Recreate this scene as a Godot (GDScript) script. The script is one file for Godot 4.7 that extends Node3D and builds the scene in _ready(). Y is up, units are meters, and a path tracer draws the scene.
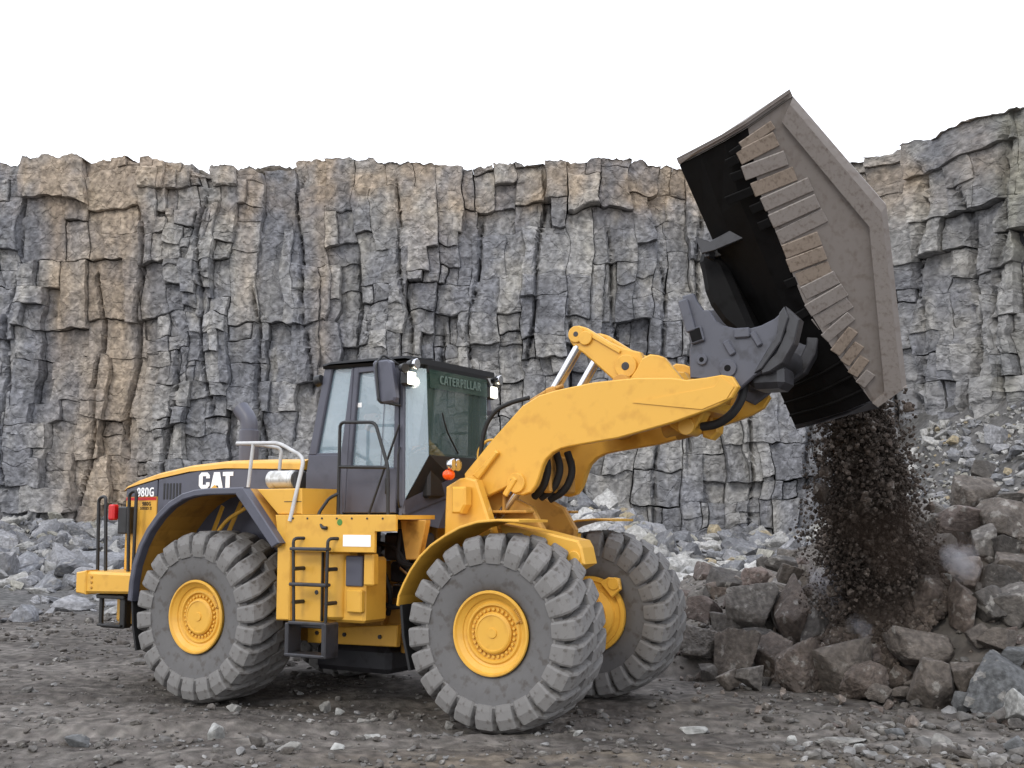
extends Node3D

# ------------------------------------------------------------------ mesh building
class Mb:
	var v := PackedVector3Array()
	var n := PackedVector3Array()
	var c := PackedColorArray()
	var col := Color.WHITE
	func tri(a: Vector3, b: Vector3, d: Vector3):
		var m := (b - a).cross(d - a).normalized()
		v.append(a); v.append(d); v.append(b)
		n.append(m); n.append(m); n.append(m)
		c.append(col); c.append(col); c.append(col)
	func quad(a: Vector3, b: Vector3, d: Vector3, e: Vector3):
		tri(a, b, d); tri(a, d, e)
	func trin(a: Vector3, b: Vector3, d: Vector3, na: Vector3, nb: Vector3, nd: Vector3):
		v.append(a); v.append(d); v.append(b)
		n.append(na); n.append(nd); n.append(nb)
		c.append(col); c.append(col); c.append(col)
	func quadn(a: Vector3, b: Vector3, d: Vector3, e: Vector3, na: Vector3, nb: Vector3, nd: Vector3, ne: Vector3):
		trin(a, b, d, na, nb, nd); trin(a, d, e, na, nd, ne)
	func tric(a: Vector3, b: Vector3, d: Vector3, ca: Color, cb: Color, cd: Color):
		var m := (b - a).cross(d - a).normalized()
		v.append(a); v.append(d); v.append(b)
		n.append(m); n.append(m); n.append(m)
		c.append(ca); c.append(cd); c.append(cb)
	func add(o: Mb):
		v.append_array(o.v); n.append_array(o.n); c.append_array(o.c)
	func mesh() -> ArrayMesh:
		var a := []
		a.resize(Mesh.ARRAY_MAX)
		a[Mesh.ARRAY_VERTEX] = v
		a[Mesh.ARRAY_NORMAL] = n
		a[Mesh.ARRAY_COLOR] = c
		var m := ArrayMesh.new()
		m.add_surface_from_arrays(Mesh.PRIMITIVE_TRIANGLES, a)
		return m
	# ---- shapes
	func box(at: Vector3, size: Vector3, bev := 0.012, b := Basis.IDENTITY):
		var h := size / 2
		bev = min(bev, min(h.x, min(h.y, h.z)) * 0.9)
		var P := func(sx, sy, sz, ax): # a corner moved in along the two axes other than ax
			var p := Vector3(sx * h.x, sy * h.y, sz * h.z)
			if ax != 0: p.x -= sx * bev
			if ax != 1: p.y -= sy * bev
			if ax != 2: p.z -= sz * bev
			return at + b * p
		for s in [-1, 1]:
			var q := [[P.call(s, -1, -1, 0), P.call(s, 1, -1, 0), P.call(s, 1, 1, 0), P.call(s, -1, 1, 0)],
				[P.call(-1, s, -1, 1), P.call(-1, s, 1, 1), P.call(1, s, 1, 1), P.call(1, s, -1, 1)],
				[P.call(-1, -1, s, 2), P.call(1, -1, s, 2), P.call(1, 1, s, 2), P.call(-1, 1, s, 2)]]
			for f in q:
				if s > 0: quad(f[0], f[1], f[2], f[3])
				else: quad(f[3], f[2], f[1], f[0])
		if bev <= 0: return
		var fix := func(pts: Array):
			var m: Vector3 = (pts[1] - pts[0]).cross(pts[2] - pts[0])
			var mid := Vector3.ZERO
			for p in pts: mid += p
			mid /= pts.size()
			if m.dot(mid - at) < 0: pts.reverse()
			if pts.size() == 4: quad(pts[0], pts[1], pts[2], pts[3])
			else: tri(pts[0], pts[1], pts[2])
		for s in [-1, 1]:
			for t in [-1, 1]:
				fix.call([P.call(s, t, -1, 0), P.call(s, t, 1, 0), P.call(s, t, 1, 1), P.call(s, t, -1, 1)])
				fix.call([P.call(s, -1, t, 0), P.call(s, 1, t, 0), P.call(s, 1, t, 2), P.call(s, -1, t, 2)])
				fix.call([P.call(-1, s, t, 1), P.call(1, s, t, 1), P.call(1, s, t, 2), P.call(-1, s, t, 2)])
				for w in [-1, 1]:
					fix.call([P.call(s, t, w, 0), P.call(s, t, w, 1), P.call(s, t, w, 2)])
	func prism(poly: Array, z0: float, z1: float, bev := 0.01):
		# a polygon in x/y pushed from z0 to z1 with chamfered rims
		var p := PackedVector2Array()
		for q in poly: p.append(Vector2(q[0], q[1]))
		if Geometry2D.is_polygon_clockwise(p): p.reverse()
		var k := p.size()
		var inn := PackedVector2Array()
		for i in k:
			var a := p[(i + k - 1) % k]
			var b := p[i]
			var d := p[(i + 1) % k]
			var n1 := (b - a).normalized().orthogonal() * -1.0
			var n2 := (d - b).normalized().orthogonal() * -1.0
			var m := (n1 + n2)
			var l: float = max(0.35, 1.0 + n1.dot(n2))
			inn.append(b + m / l * bev)
		var idx := Geometry2D.triangulate_polygon(inn)
		for i in range(0, idx.size(), 3):
			var a := inn[idx[i]]
			var b := inn[idx[i + 1]]
			var d := inn[idx[i + 2]]
			if (b - a).cross(d - a) < 0:
				var t := b
				b = d
				d = t
			tri(Vector3(a.x, a.y, z1), Vector3(b.x, b.y, z1), Vector3(d.x, d.y, z1))
			tri(Vector3(a.x, a.y, z0), Vector3(d.x, d.y, z0), Vector3(b.x, b.y, z0))
		for i in k:
			var j := (i + 1) % k
			quad(Vector3(p[i].x, p[i].y, z0 + bev), Vector3(p[j].x, p[j].y, z0 + bev), Vector3(p[j].x, p[j].y, z1 - bev), Vector3(p[i].x, p[i].y, z1 - bev))
			quad(Vector3(p[i].x, p[i].y, z1 - bev), Vector3(p[j].x, p[j].y, z1 - bev), Vector3(inn[j].x, inn[j].y, z1), Vector3(inn[i].x, inn[i].y, z1))
			quad(Vector3(inn[i].x, inn[i].y, z0), Vector3(inn[j].x, inn[j].y, z0), Vector3(p[j].x, p[j].y, z0 + bev), Vector3(p[i].x, p[i].y, z0 + bev))
	func tube(pts: Array, r: float, seg := 8):
		# a round bar through points, bends softened by the caller
		var k := pts.size()
		var u := Vector3.ZERO
		var prev := []
		var prevn := []
		for i in k:
			var d: Vector3
			if i == 0: d = pts[1] - pts[0]
			elif i == k - 1: d = pts[k - 1] - pts[k - 2]
			else: d = (pts[i + 1] - pts[i]).normalized() + (pts[i] - pts[i - 1]).normalized()
			d = d.normalized()
			if i == 0: u = d.cross(Vector3.UP if abs(d.y) < 0.9 else Vector3.RIGHT).normalized()
			u = (u - d * u.dot(d)).normalized()
			var w := d.cross(u)
			var ring := []
			var rn := []
			for s in seg:
				var a := TAU * s / seg
				var m := u * cos(a) + w * sin(a)
				rn.append(m)
				ring.append(pts[i] + m * r)
			if i > 0:
				for s in seg:
					var t := (s + 1) % seg
					quadn(prev[s], prev[t], ring[t], ring[s], prevn[s], prevn[t], rn[t], rn[s])
			else:
				for s in range(1, seg - 1): tri(ring[0], ring[s + 1], ring[s])
			if i == k - 1:
				for s in range(1, seg - 1): tri(ring[0], ring[s], ring[s + 1])
			prev = ring
			prevn = rn
	func cyl(a: Vector3, b: Vector3, r0: float, r1 := -1.0, seg := 20, bev := 0.006):
		if r1 < 0: r1 = r0
		var l := (b - a).length()
		lathe([[0.0, 0.0], [r0 - bev, 0.0], [r0, bev], [r1, l - bev], [r1 - bev, l], [0.0, l]], a, (b - a).normalized(), seg)
	func lathe(prof: Array, at: Vector3, axis: Vector3, seg := 32, smooth := false):
		# profile of [radius, height along axis]; drawn outward when height rises
		var u := axis.cross(Vector3.UP if abs(axis.y) < 0.9 else Vector3.RIGHT).normalized()
		var w := axis.cross(u)
		var nn := []
		var segn := []
		for i in prof.size() - 1:
			segn.append(Vector2(prof[i + 1][1] - prof[i][1], -(prof[i + 1][0] - prof[i][0])).normalized())
		for i in prof.size() - 1:
			var n0: Vector2 = segn[i]
			var n1: Vector2 = segn[i]
			if smooth:
				if i > 0: n0 = (segn[i - 1] + segn[i]).normalized()
				if i < segn.size() - 1: n1 = (segn[i + 1] + segn[i]).normalized()
			for s in seg:
				var a0 := TAU * s / seg
				var a1 := TAU * (s + 1) / seg
				var d0 := u * cos(a0) + w * sin(a0)
				var d1 := u * cos(a1) + w * sin(a1)
				var p00: Vector3 = at + d0 * prof[i][0] + axis * prof[i][1]
				var p10: Vector3 = at + d1 * prof[i][0] + axis * prof[i][1]
				var p01: Vector3 = at + d0 * prof[i + 1][0] + axis * prof[i + 1][1]
				var p11: Vector3 = at + d1 * prof[i + 1][0] + axis * prof[i + 1][1]
				var m00 := d0 * n0.x + axis * n0.y
				var m10 := d1 * n0.x + axis * n0.y
				var m01 := d0 * n1.x + axis * n1.y
				var m11 := d1 * n1.x + axis * n1.y
				if prof[i][0] > 1e-5: trin(p00, p10, p11, m00, m10, m11)
				if prof[i + 1][0] > 1e-5: trin(p00, p11, p01, m00, m11, m01)
	func slab(pts: Array, off: Vector3):
		# a flat many-cornered plate: corners counter-clockwise seen from outside, thickness off goes inward
		var m := Vector3.ZERO
		for i in range(1, pts.size() - 1): m += (pts[i] - pts[0]).cross(pts[i + 1] - pts[0])
		var q := pts.duplicate()
		if m.dot(off) > 0: q.reverse()
		for i in range(1, q.size() - 1):
			tri(q[0], q[i], q[i + 1])
			tri(q[0] + off, q[i + 1] + off, q[i] + off)
		for i in q.size():
			var j := (i + 1) % q.size()
			quad(q[j], q[i], q[i] + off, q[j] + off)
	func band(line: Array, t: float, z0: float, z1: float, bev := 0.004):
		# an open polyline in x/y given thickness t (to its right) and pushed from z0 to z1
		var p := []
		for q in line: p.append(Vector2(q[0], q[1]))
		var back := []
		for i in p.size():
			var d: Vector2
			if i == 0: d = p[1] - p[0]
			elif i == p.size() - 1: d = p[i] - p[i - 1]
			else: d = (p[i + 1] - p[i]).normalized() + (p[i] - p[i - 1]).normalized()
			d = d.normalized()
			back.append(p[i] + Vector2(d.y, -d.x) * t)
		back.reverse()
		var poly := []
		for q in p: poly.append([q.x, q.y])
		for q in back: poly.append([q.x, q.y])
		prism(poly, z0, z1, bev)

var names := {}
func numbered(called: String) -> String:
	if not names.has(called):
		names[called] = 0
		return called
	names[called] += 1
	return "%s_%03d" % [called, names[called]]

func put(called: String, mb, mat: Material, parent: Node = null) -> MeshInstance3D:
	var o := MeshInstance3D.new()
	o.mesh = mb.mesh() if mb is Mb else mb
	o.material_override = mat
	if parent == null:
		o.name = numbered(called)
		add_child(o, true)
	else:
		var k := 0
		var nm := called
		while parent.has_node(NodePath(nm)):
			k += 1
			nm = "%s_%03d" % [called, k]
		o.name = nm
		parent.add_child(o, true)
	return o
var part_count := {}
func piece(called: String, mesh: Mesh, mat: Material, parent: Node, xf := Transform3D.IDENTITY) -> MeshInstance3D:
	# like put() for long runs of alike pieces: no name search
	var key := str(parent.get_instance_id()) + called
	var k: int = part_count.get(key, 0)
	part_count[key] = k + 1
	var o := MeshInstance3D.new()
	o.mesh = mesh
	o.material_override = mat
	o.name = called if k == 0 else "%s_%03d" % [called, k]
	o.transform = xf
	parent.add_child(o, true)
	return o
func tag(o: Node, label: String, category := "", group := "", kind := ""):
	if label: o.set_meta("label", label)
	if category: o.set_meta("category", category)
	if group: o.set_meta("group", group)
	if kind: o.set_meta("kind", kind)
func group_node(called: String, parent: Node = null) -> Node3D:
	var o := Node3D.new()
	if parent == null:
		o.name = numbered(called)
		add_child(o, true)
	else:
		o.name = called
		parent.add_child(o, true)
	return o

# ------------------------------------------------------------------ materials
func noise(freq: float, seed_: int, oct := 4, kind := FastNoiseLite.TYPE_SIMPLEX_SMOOTH) -> FastNoiseLite:
	var f := FastNoiseLite.new()
	f.noise_type = kind
	f.frequency = freq
	f.seed = seed_
	f.fractal_octaves = oct
	return f
func noise_tex(f: FastNoiseLite, lo: Color, hi: Color, size := 512, bump := 0.0) -> NoiseTexture2D:
	var t := NoiseTexture2D.new()
	t.width = size
	t.height = size
	t.seamless = true
	t.noise = f
	if bump > 0:
		t.as_normal_map = true
		t.bump_strength = bump
	else:
		var g := Gradient.new()
		g.set_color(0, lo)
		g.set_color(1, hi)
		t.color_ramp = g
	return t
var tex := {}
func stone_mat(tint: Color, scale: float, bump := 6.0, rough := 0.9, contrast := 0.55, spec := 0.4) -> StandardMaterial3D:
	var m := StandardMaterial3D.new()
	m.albedo_color = tint
	m.vertex_color_use_as_albedo = true
	m.roughness = rough
	m.metallic_specular = spec
	m.uv1_triplanar = true
	m.uv1_world_triplanar = true
	m.uv1_scale = Vector3.ONE * scale
	var key := "a%.2f" % contrast
	if not tex.has(key): tex[key] = noise_tex(noise(0.012, 5, 7), Color(contrast, contrast, contrast), Color.WHITE, 1024)
	m.albedo_texture = tex[key]
	var kn := "n%.1f" % bump
	if not tex.has(kn): tex[kn] = noise_tex(noise(0.02, 9, 6), Color.BLACK, Color.WHITE, 1024, bump)
	m.normal_enabled = true
	m.normal_texture = tex[kn]
	m.normal_scale = 1.0
	return m
func plain(c: Color, rough := 0.5, metal := 0.0, spec := 0.5) -> StandardMaterial3D:
	var m := StandardMaterial3D.new()
	m.albedo_color = c
	m.roughness = rough
	m.metallic = metal
	m.metallic_specular = spec
	return m
func dusty(c: Color, rough := 0.5, scale := 0.8, lo := Color(0.72, 0.69, 0.66), metal := 0.0) -> StandardMaterial3D:
	# paint, rubber or steel with an uneven film of grime
	var m := plain(c, rough, metal)
	m.uv1_triplanar = true
	m.uv1_scale = Vector3.ONE * scale
	var key := "d" + lo.to_html()
	if not tex.has(key):
		var t := noise_tex(noise(0.008, 21, 6), lo, Color.WHITE, 512)
		t.color_ramp.set_offset(0, 0.1)
		t.color_ramp.set_offset(1, 0.42)
		tex[key] = t
	m.albedo_texture = tex[key]
	if not tex.has("dr"):
		tex["dr"] = noise_tex(noise(0.03, 33, 4), Color(0.75, 0.75, 0.75), Color.WHITE, 256)
	m.roughness_texture = tex["dr"]
	return m
var M := {}
func make_materials():
	M.rock = stone_mat(Color(1, 1, 1), 0.22, 8.0, 0.8, 0.52)
	var cr := noise(0.0065, 41, 1, FastNoiseLite.TYPE_CELLULAR)
	cr.cellular_return_type = FastNoiseLite.RETURN_DISTANCE2_SUB
	cr.cellular_distance_function = FastNoiseLite.DISTANCE_MANHATTAN
	cr.fractal_type = FastNoiseLite.FRACTAL_NONE
	cr.domain_warp_enabled = true
	cr.domain_warp_amplitude = 34.0
	cr.domain_warp_frequency = 0.02
	var ct := noise_tex(cr, Color.BLACK, Color.WHITE, 1024)   # hairline cracks
	ct.color_ramp.set_offset(1, 0.08)
	M.rock.heightmap_enabled = true
	M.rock.heightmap_texture = ct
	M.rock.heightmap_scale = 3.5
	M.stone = stone_mat(Color(1, 1, 1), 0.7, 5.0, 0.85, 0.6)
	M.boulder = stone_mat(Color(1, 1, 1), 0.9, 6.0, 0.8, 0.55)
	M.earth = stone_mat(Color(1, 1, 1), 0.35, 8.0, 0.95, 0.55, 0.3)
	M.soil = stone_mat(Color(1, 1, 1), 1.5, 6.0, 0.95, 0.6, 0.2)
	M.yellow = dusty(Color(0.85, 0.65, 0.255), 0.48, 0.9, Color(0.945, 0.925, 0.905))
	M.yellow_dull = dusty(Color(0.72, 0.53, 0.22), 0.65, 0.7, Color(0.72, 0.69, 0.65))
	M.charcoal = dusty(Color(0.31, 0.315, 0.36), 0.5, 0.6, Color(0.88, 0.88, 0.88))
	M.black = dusty(Color(0.13, 0.13, 0.135), 0.5, 0.9, Color(0.75, 0.73, 0.7))
	M.roof = plain(Color(0.12, 0.12, 0.125), 0.6, 0.0, 0.3)
	M.dark_steel = dusty(Color(0.2, 0.2, 0.215), 0.45, 1.2, Color(0.7, 0.68, 0.66))
	M.carrier = dusty(Color(0.31, 0.315, 0.35), 0.6, 1.0, Color(0.78, 0.77, 0.76))
	M.tyre = dusty(Color(0.38, 0.375, 0.375), 0.92, 1.6, Color(0.8, 0.765, 0.73))
	M.tread_base = plain(Color(0.22, 0.215, 0.21), 0.95)
	M.tread = dusty(Color(0.45, 0.443, 0.437), 0.9, 2.4, Color(0.66, 0.63, 0.6))
	M.rubber = plain(Color(0.1, 0.1, 0.105), 0.7)
	M.chrome = plain(Color(0.82, 0.82, 0.83), 0.22, 1.0)
	M.white_paint = dusty(Color(0.74, 0.74, 0.74), 0.4, 1.0, Color(0.85, 0.84, 0.83))
	M.aluminium = dusty(Color(0.83, 0.83, 0.82), 0.45, 1.5, Color(0.75, 0.73, 0.7), 0.6)
	M.letter_white = plain(Color(0.95, 0.95, 0.95), 0.5)
	M.letter_dark = plain(Color(0.08, 0.08, 0.08), 0.6)
	M.letter_green = plain(Color(0.36, 0.43, 0.4), 0.6)
	M.red = plain(Color(0.72, 0.12, 0.13), 0.45)
	M.red_lens = plain(Color(0.75, 0.1, 0.1), 0.15)
	M.orange_lens = plain(Color(0.95, 0.33, 0.05), 0.15)
	M.sticker = plain(Color(0.86, 0.84, 0.6), 0.5)
	M.green = plain(Color(0.3, 0.5, 0.2), 0.5)
	M.steel = dusty(Color(0.51, 0.485, 0.47), 0.6, 2.2, Color(0.84, 0.8, 0.77))
	M.steel_worn = dusty(Color(0.535, 0.51, 0.495), 0.55, 4.0, Color(0.76, 0.72, 0.69))
	M.steel_rust = dusty(Color(0.55, 0.5, 0.455), 0.75, 4.0, Color(0.62, 0.58, 0.54))
	M.bucket_black = dusty(Color(0.085, 0.083, 0.085), 0.6, 1.1, Color(0.7, 0.68, 0.66))
	M.bucket_black.metallic_specular = 0.2
	M.glass = plain(Color(0.66, 0.75, 0.8, 0.32), 0.04, 0.0, 0.7)
	M.glass.transparency = BaseMaterial3D.TRANSPARENCY_ALPHA
	M.glass_front = plain(Color(0.24, 0.33, 0.29, 0.4), 0.03, 0.0, 0.5)
	M.glass_front.transparency = BaseMaterial3D.TRANSPARENCY_ALPHA
	M.lamp = plain(Color(1, 1, 0.95), 0.2)
	M.lamp.emission_enabled = true
	M.lamp.emission = Color(1.0, 0.98, 0.9)
	M.lamp.emission_energy_multiplier = 2.2
	M.seat = plain(Color(0.16, 0.16, 0.17), 0.9)
	M.skin = plain(Color(0.74, 0.55, 0.45), 0.6)
	M.cloth = plain(Color(0.4, 0.48, 0.55), 0.9)
	M.cap = plain(Color(0.2, 0.22, 0.25), 0.9)
# ------------------------------------------------------------------ the quarry
const CLIFF := [[-46.0, -50.0], [-24.0, -46.6], [-4.0, -45.2], [8.0, -45.0], [13.6, -44.6], [15.4, -42.4], [17.4, -39.6], [20.5, -36.0], [27.0, -30.0], [36.0, -25.0]]
var cl_s := []
var nz1 := noise(1.0, 11, 3)
var nz2 := noise(1.0, 12, 4)
var nz3 := noise(1.0, 13, 2)
var nz4 := noise(1.0, 14, 5)
var chip := cells()
func cells() -> FastNoiseLite:
	var f := FastNoiseLite.new()
	f.noise_type = FastNoiseLite.TYPE_CELLULAR
	f.cellular_return_type = FastNoiseLite.RETURN_CELL_VALUE
	f.cellular_distance_function = FastNoiseLite.DISTANCE_MANHATTAN
	f.frequency = 1.0
	f.seed = 3
	f.fractal_type = FastNoiseLite.FRACTAL_NONE
	return f

func lerp_list(l: Array, x: float) -> float:
	if x <= l[0][0]: return l[0][1]
	for i in range(1, l.size()):
		if x <= l[i][0]:
			return lerp(float(l[i - 1][1]), float(l[i][1]), (x - l[i - 1][0]) / (l[i][0] - l[i - 1][0]))
	return l[-1][1]
func smooth01(a: float, b: float, x: float) -> float:
	return smoothstep(a, b, x)

func cliff_frame(s: float) -> Array:  # foot point and outward direction at x-parameter s (s runs along the wall)
	var k := 1
	while k < CLIFF.size() - 1 and s > cl_s[k]: k += 1
	var a := Vector2(CLIFF[k - 1][0], CLIFF[k - 1][1])
	var b := Vector2(CLIFF[k][0], CLIFF[k][1])
	var t: float = (s - cl_s[k - 1]) / (cl_s[k] - cl_s[k - 1])
	var nrm := func(i):
		var p := Vector2(CLIFF[max(i - 1, 0)][0], CLIFF[max(i - 1, 0)][1])
		var q := Vector2(CLIFF[min(i + 1, CLIFF.size() - 1)][0], CLIFF[min(i + 1, CLIFF.size() - 1)][1])
		var d := (q - p).normalized()
		return Vector2(-d.y, d.x)
	var n: Vector2 = (nrm.call(k - 1) as Vector2).lerp(nrm.call(k), clamp(t, 0.0, 1.0)).normalized()
	return [a.lerp(b, t), n]

const RIM := [[-26.0, 16.3], [-20.5, 16.75], [-18.8, 16.7], [-15.5, 16.7], [-12.5, 16.4], [-11.6, 16.35], [-9.5, 16.75], [-7.0, 16.7], [-4.5, 16.35], [-2.5, 16.3], [0.1, 16.4], [2.0, 16.25], [4.4, 16.35], [8.0, 16.3], [14.2, 16.2], [16.0, 16.0], [17.2, 16.2], [19.0, 16.1], [21.0, 16.2], [30.0, 17.0]]
func rim(x: float) -> float:
	return lerp_list(RIM, x) + 0.22 * nz2.get_noise_2d(x * 0.9, 3.0)

func rock_color(x: float, h: float, br: float) -> Color:
	# colours of the rock itself: blue-grey fresh faces, warm weathered crust, ochre seepage below the top soil
	var cool := Color(0.225, 0.228, 0.247)
	var mid := Color(0.29, 0.284, 0.278)
	var pale := Color(0.42, 0.395, 0.345)
	var ochre := Color(0.4, 0.3, 0.2)
	var a := nz2.get_noise_2d(x * 0.16, h * 0.11 + 40.0)
	var b := nz4.get_noise_2d(x * 0.7 + 9.0, h * 0.5)
	var c := cool.lerp(mid, clamp(0.5 + a * 1.3 + b * 0.6 + (br - 0.5) * 0.8, 0.0, 1.0))
	var streak := 0.6 * nz4.get_noise_2d(x * 0.8 - 31.0, h * 0.14) + 0.6 * nz4.get_noise_2d(x * 0.45 + 17.0, h * 0.4)
	var warm: float = clamp(streak * 1.2 + 0.6 * b + (br - 0.5) * 0.4, 0.0, 1.0)
	var up: float = smooth01(4.0, 15.0, h)
	c = c.lerp(pale, warm * (0.35 + 0.45 * up))
	# the ochre strips run down from the rim
	var strip: float = exp(-pow((x + 16.4 - 0.25 * sin(h)) / 1.5, 2.0)) * 0.95 + 0.75 * exp(-pow((x + 18.6) / 0.6, 2.0)) * smooth01(6, 10, h) + 0.5 * exp(-pow((x + 7.7) / 0.5, 2.0)) * smooth01(3, 12, h) + 0.4 * exp(-pow((x + 3.4) / 1.0, 2.0)) * smooth01(10, 14, h) + 0.5 * exp(-pow((x + 10.9) / 0.4, 2.0)) * smooth01(8, 12, h) + 0.3 * exp(-pow((x - 6.0) / 3.0, 2.0)) * smooth01(13, 15, h)
	var top: float = smooth01(rim(x) - 3.2, rim(x) - 1.2, h + 1.2 * nz2.get_noise_2d(x * 0.3, h * 0.3 + 80.0)) * 0.85
	var och: float = clamp((strip + top * (0.5 + 1.3 * nz4.get_noise_2d(x * 0.35 + 60.0, h * 0.3))) * (0.95 + 0.5 * streak + 0.3 * b), 0.0, 0.9)
	c = c.lerp(ochre, och * 0.75)
	# greenish seepage on the right hand wall
	c = c.lerp(Color(0.24, 0.235, 0.185), clamp(smooth01(16.3, 18.5, x) * (0.5 + streak * 1.5), 0.0, 0.7))
	# wet black seams
	var wet: float = clamp((nz4.get_noise_2d(x * 0.8 + 200.0, h * 0.14) - 0.12) * 3.0, 0.0, 0.32)
	c = c.lerp(Color(0.11, 0.112, 0.122), wet * (1.0 - 0.6 * och))
	var f := 1.55 * (0.86 + 0.28 * br) * (1.0 + 0.35 * nz4.get_noise_2d(x * 4.0, h * 4.0))
	return Color(c.r * f, c.g * f, c.b * f)

# how shattered the rock is there (0 massive, 1 broken into small blocks)
func broken(x: float, h: float) -> float:
	var b := 0.26 + 0.85 * nz2.get_noise_2d(x * 0.13 + 7.0, h * 0.1)
	b += 0.45 * exp(-pow((x + 19.6) / 1.6, 2.0)) * smooth01(13.0, 8.0, h)
	b += 0.35 * exp(-pow((x + 12.6) / 2.2, 2.0)) - 0.55 * exp(-pow((x + 16.3) / 1.3, 2.0)) * smooth01(1.0, 6.0, h)
	b -= 0.25 * exp(-pow((x - 0.5) / 5.0, 2.0)) * smooth01(9.5, 4.0, h)
	return clamp(b, 0.0, 1.0)

func cliff_depth(x: float, h: float) -> float:
	var d := 1.5 * nz2.get_noise_2d(x * 0.11 + 3.0, h * 0.035)
	d += 0.55 * nz1.get_noise_2d(x * 0.36 + 50.0, h * 0.13 + 8.0) + 0.3 * nz1.get_noise_2d(x * 0.2 + 90.0, h * 0.5)
	d -= 0.035 * (h - 2.0)
	# upright gullies between the big columns
	for g in [[-19.0, 0.35, 0.9], [-17.9, 0.22, 0.6], [-14.6, 0.28, 0.8], [-11.5, 0.3, 1.0], [-9.4, 0.25, 0.7], [-7.2, 0.22, 0.6], [14.6, 0.35, 0.8], [16.7, 0.3, 0.7], [17.9, 0.25, 0.8]]:
		var w: float = (x + 0.3 * sin(h * 0.45 + g[0]) - g[0]) / g[1]
		if abs(w) < 3.0: d -= 0.65 * g[2] * exp(-w * w) * smooth01(15.8, 12.0, h)
	# the broad recess in the middle with overhanging blocks above it
	d -= 0.55 * smooth01(9.9 + 0.5 * sin(x * 1.3), 9.3 + 0.5 * sin(x * 1.3), h) * smooth01(-4.5, -3.0, x) * smooth01(6.5, 5.0, x)
	d -= 0.8 * exp(-pow((x - 0.2) / 0.9, 2.0) - pow((h - 14.4) / 0.55, 2.0))
	return d

const CRACKS := [[-20.3, 0.06, 3.0, 15.0], [-17.2, 0.05, 1.0, 12.0], [-15.5, 0.07, 4.0, 14.5], [-13.5, 0.05, 1.0, 9.0], [-12.4, 0.06, 6.0, 15.0], [-10.2, 0.08, 1.0, 11.0], [-8.5, 0.06, 7.0, 16.0], [-7.6, 0.05, 1.0, 7.0], [-5.9, 0.09, 2.0, 12.5], [-4.4, 0.06, 5.0, 15.5], [-3.0, 0.08, 3.0, 9.5], [-1.4, 0.05, 6.0, 14.0], [0.9, 0.07, 8.0, 16.0], [2.6, 0.05, 2.0, 10.0], [4.1, 0.07, 6.0, 13.5], [5.8, 0.06, 1.0, 12.0], [7.3, 0.08, 4.0, 15.0], [9.6, 0.06, 1.0, 14.0], [11.8, 0.07, 3.0, 15.0], [15.3, 0.09, 4.0, 15.0], [16.2, 0.07, 3.0, 14.0], [17.4, 0.08, 5.0, 15.5], [18.4, 0.06, 4.0, 14.0]]
func crack(x: float, h: float) -> float:   # long upright joints that run through several beds
	var d := 0.0
	for c in CRACKS:
		if abs(x - c[0]) > 1.2: continue
		var w: float = (x - c[0] - 0.35 * sin(h * 0.33 + c[0] * 3.0) - 0.1 * sin(h * 1.3 + c[0])) / (c[1] * 0.9)
		if abs(w) < 2.5: d -= 0.4 * exp(-w * w) * smooth01(c[2] - 0.6, c[2] + 0.6, h) * smooth01(c[3] + 0.6, c[3] - 0.6, h)
		# one side of the joint stands back a little
		if w > 0.0 and w < 11.0: d -= 0.14 * (1.0 - w / 11.0) * smooth01(c[2] - 0.6, c[2] + 0.6, h) * smooth01(c[3] + 0.6, c[3] - 0.6, h)
	return d

func warp(x: float, h: float) -> Vector2:
	return Vector2(x + 0.38 * nz1.get_noise_2d(h * 0.16, x * 0.12) + 0.12 * nz3.get_noise_2d(h * 0.6 + 20.0, x * 0.7) + 0.022 * nz3.get_noise_2d(h * 4.0, x * 4.0), h + 0.3 * nz1.get_noise_2d(x * 0.3 + 70.0, h * 0.3) + 0.13 * nz3.get_noise_2d(x * 0.9 + 90.0, h * 0.8) + 0.02 * nz3.get_noise_2d(x * 4.0 + 9.0, h * 4.0) + 0.02 * x)

func cliff_point(x: float, h: float, d: float) -> Vector3:
	var f := cliff_frame(x)
	return Vector3(f[0].x + f[1].x * d, h, f[0].y + f[1].y * d)

var blocks := []
func split_wall(r: RandomNumberGenerator, x0: float, x1: float, h0: float, h1: float, off: float, lvl: int):
	var w := x1 - x0
	var t := h1 - h0
	var b := broken((x0 + x1) / 2, (h0 + h1) / 2)
	var wmax: float = lerp(1.9, 0.42, b) * r.randf_range(0.55, 1.5)
	var tmax: float = lerp(3.0, 0.42, b) * r.randf_range(0.5, 1.5)
	if w < wmax and t < tmax or lvl > 9:
		blocks.append([x0, x1, h0, h1, off + r.randf_range(-1, 1) * (0.012 + 0.1 * b * b) + (r.randf_range(0.08, 0.28) if r.randf() < 0.03 + 0.03 * b else 0.0), r.randf(), b])
		return
	var step: float = [0.22, 0.16, 0.11, 0.07, 0.05, 0.03, 0.03, 0.03, 0.03, 0.03, 0.03][lvl] * (0.15 + 1.15 * b * b)
	if w / wmax > t / tmax:
		var c: float = x0 + w * r.randf_range(0.24, 0.76)
		split_wall(r, x0, c, h0, h1, off + r.randf_range(-step, step), lvl + 1)
		split_wall(r, c, x1, h0, h1, off + r.randf_range(-step, step), lvl + 1)
	else:
		var c: float = h0 + t * r.randf_range(0.24, 0.76)
		split_wall(r, x0, x1, h0, c, off + r.randf_range(-step, step), lvl + 1)
		split_wall(r, x0, x1, c, h1, off + r.randf_range(-step, step), lvl + 1)

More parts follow.
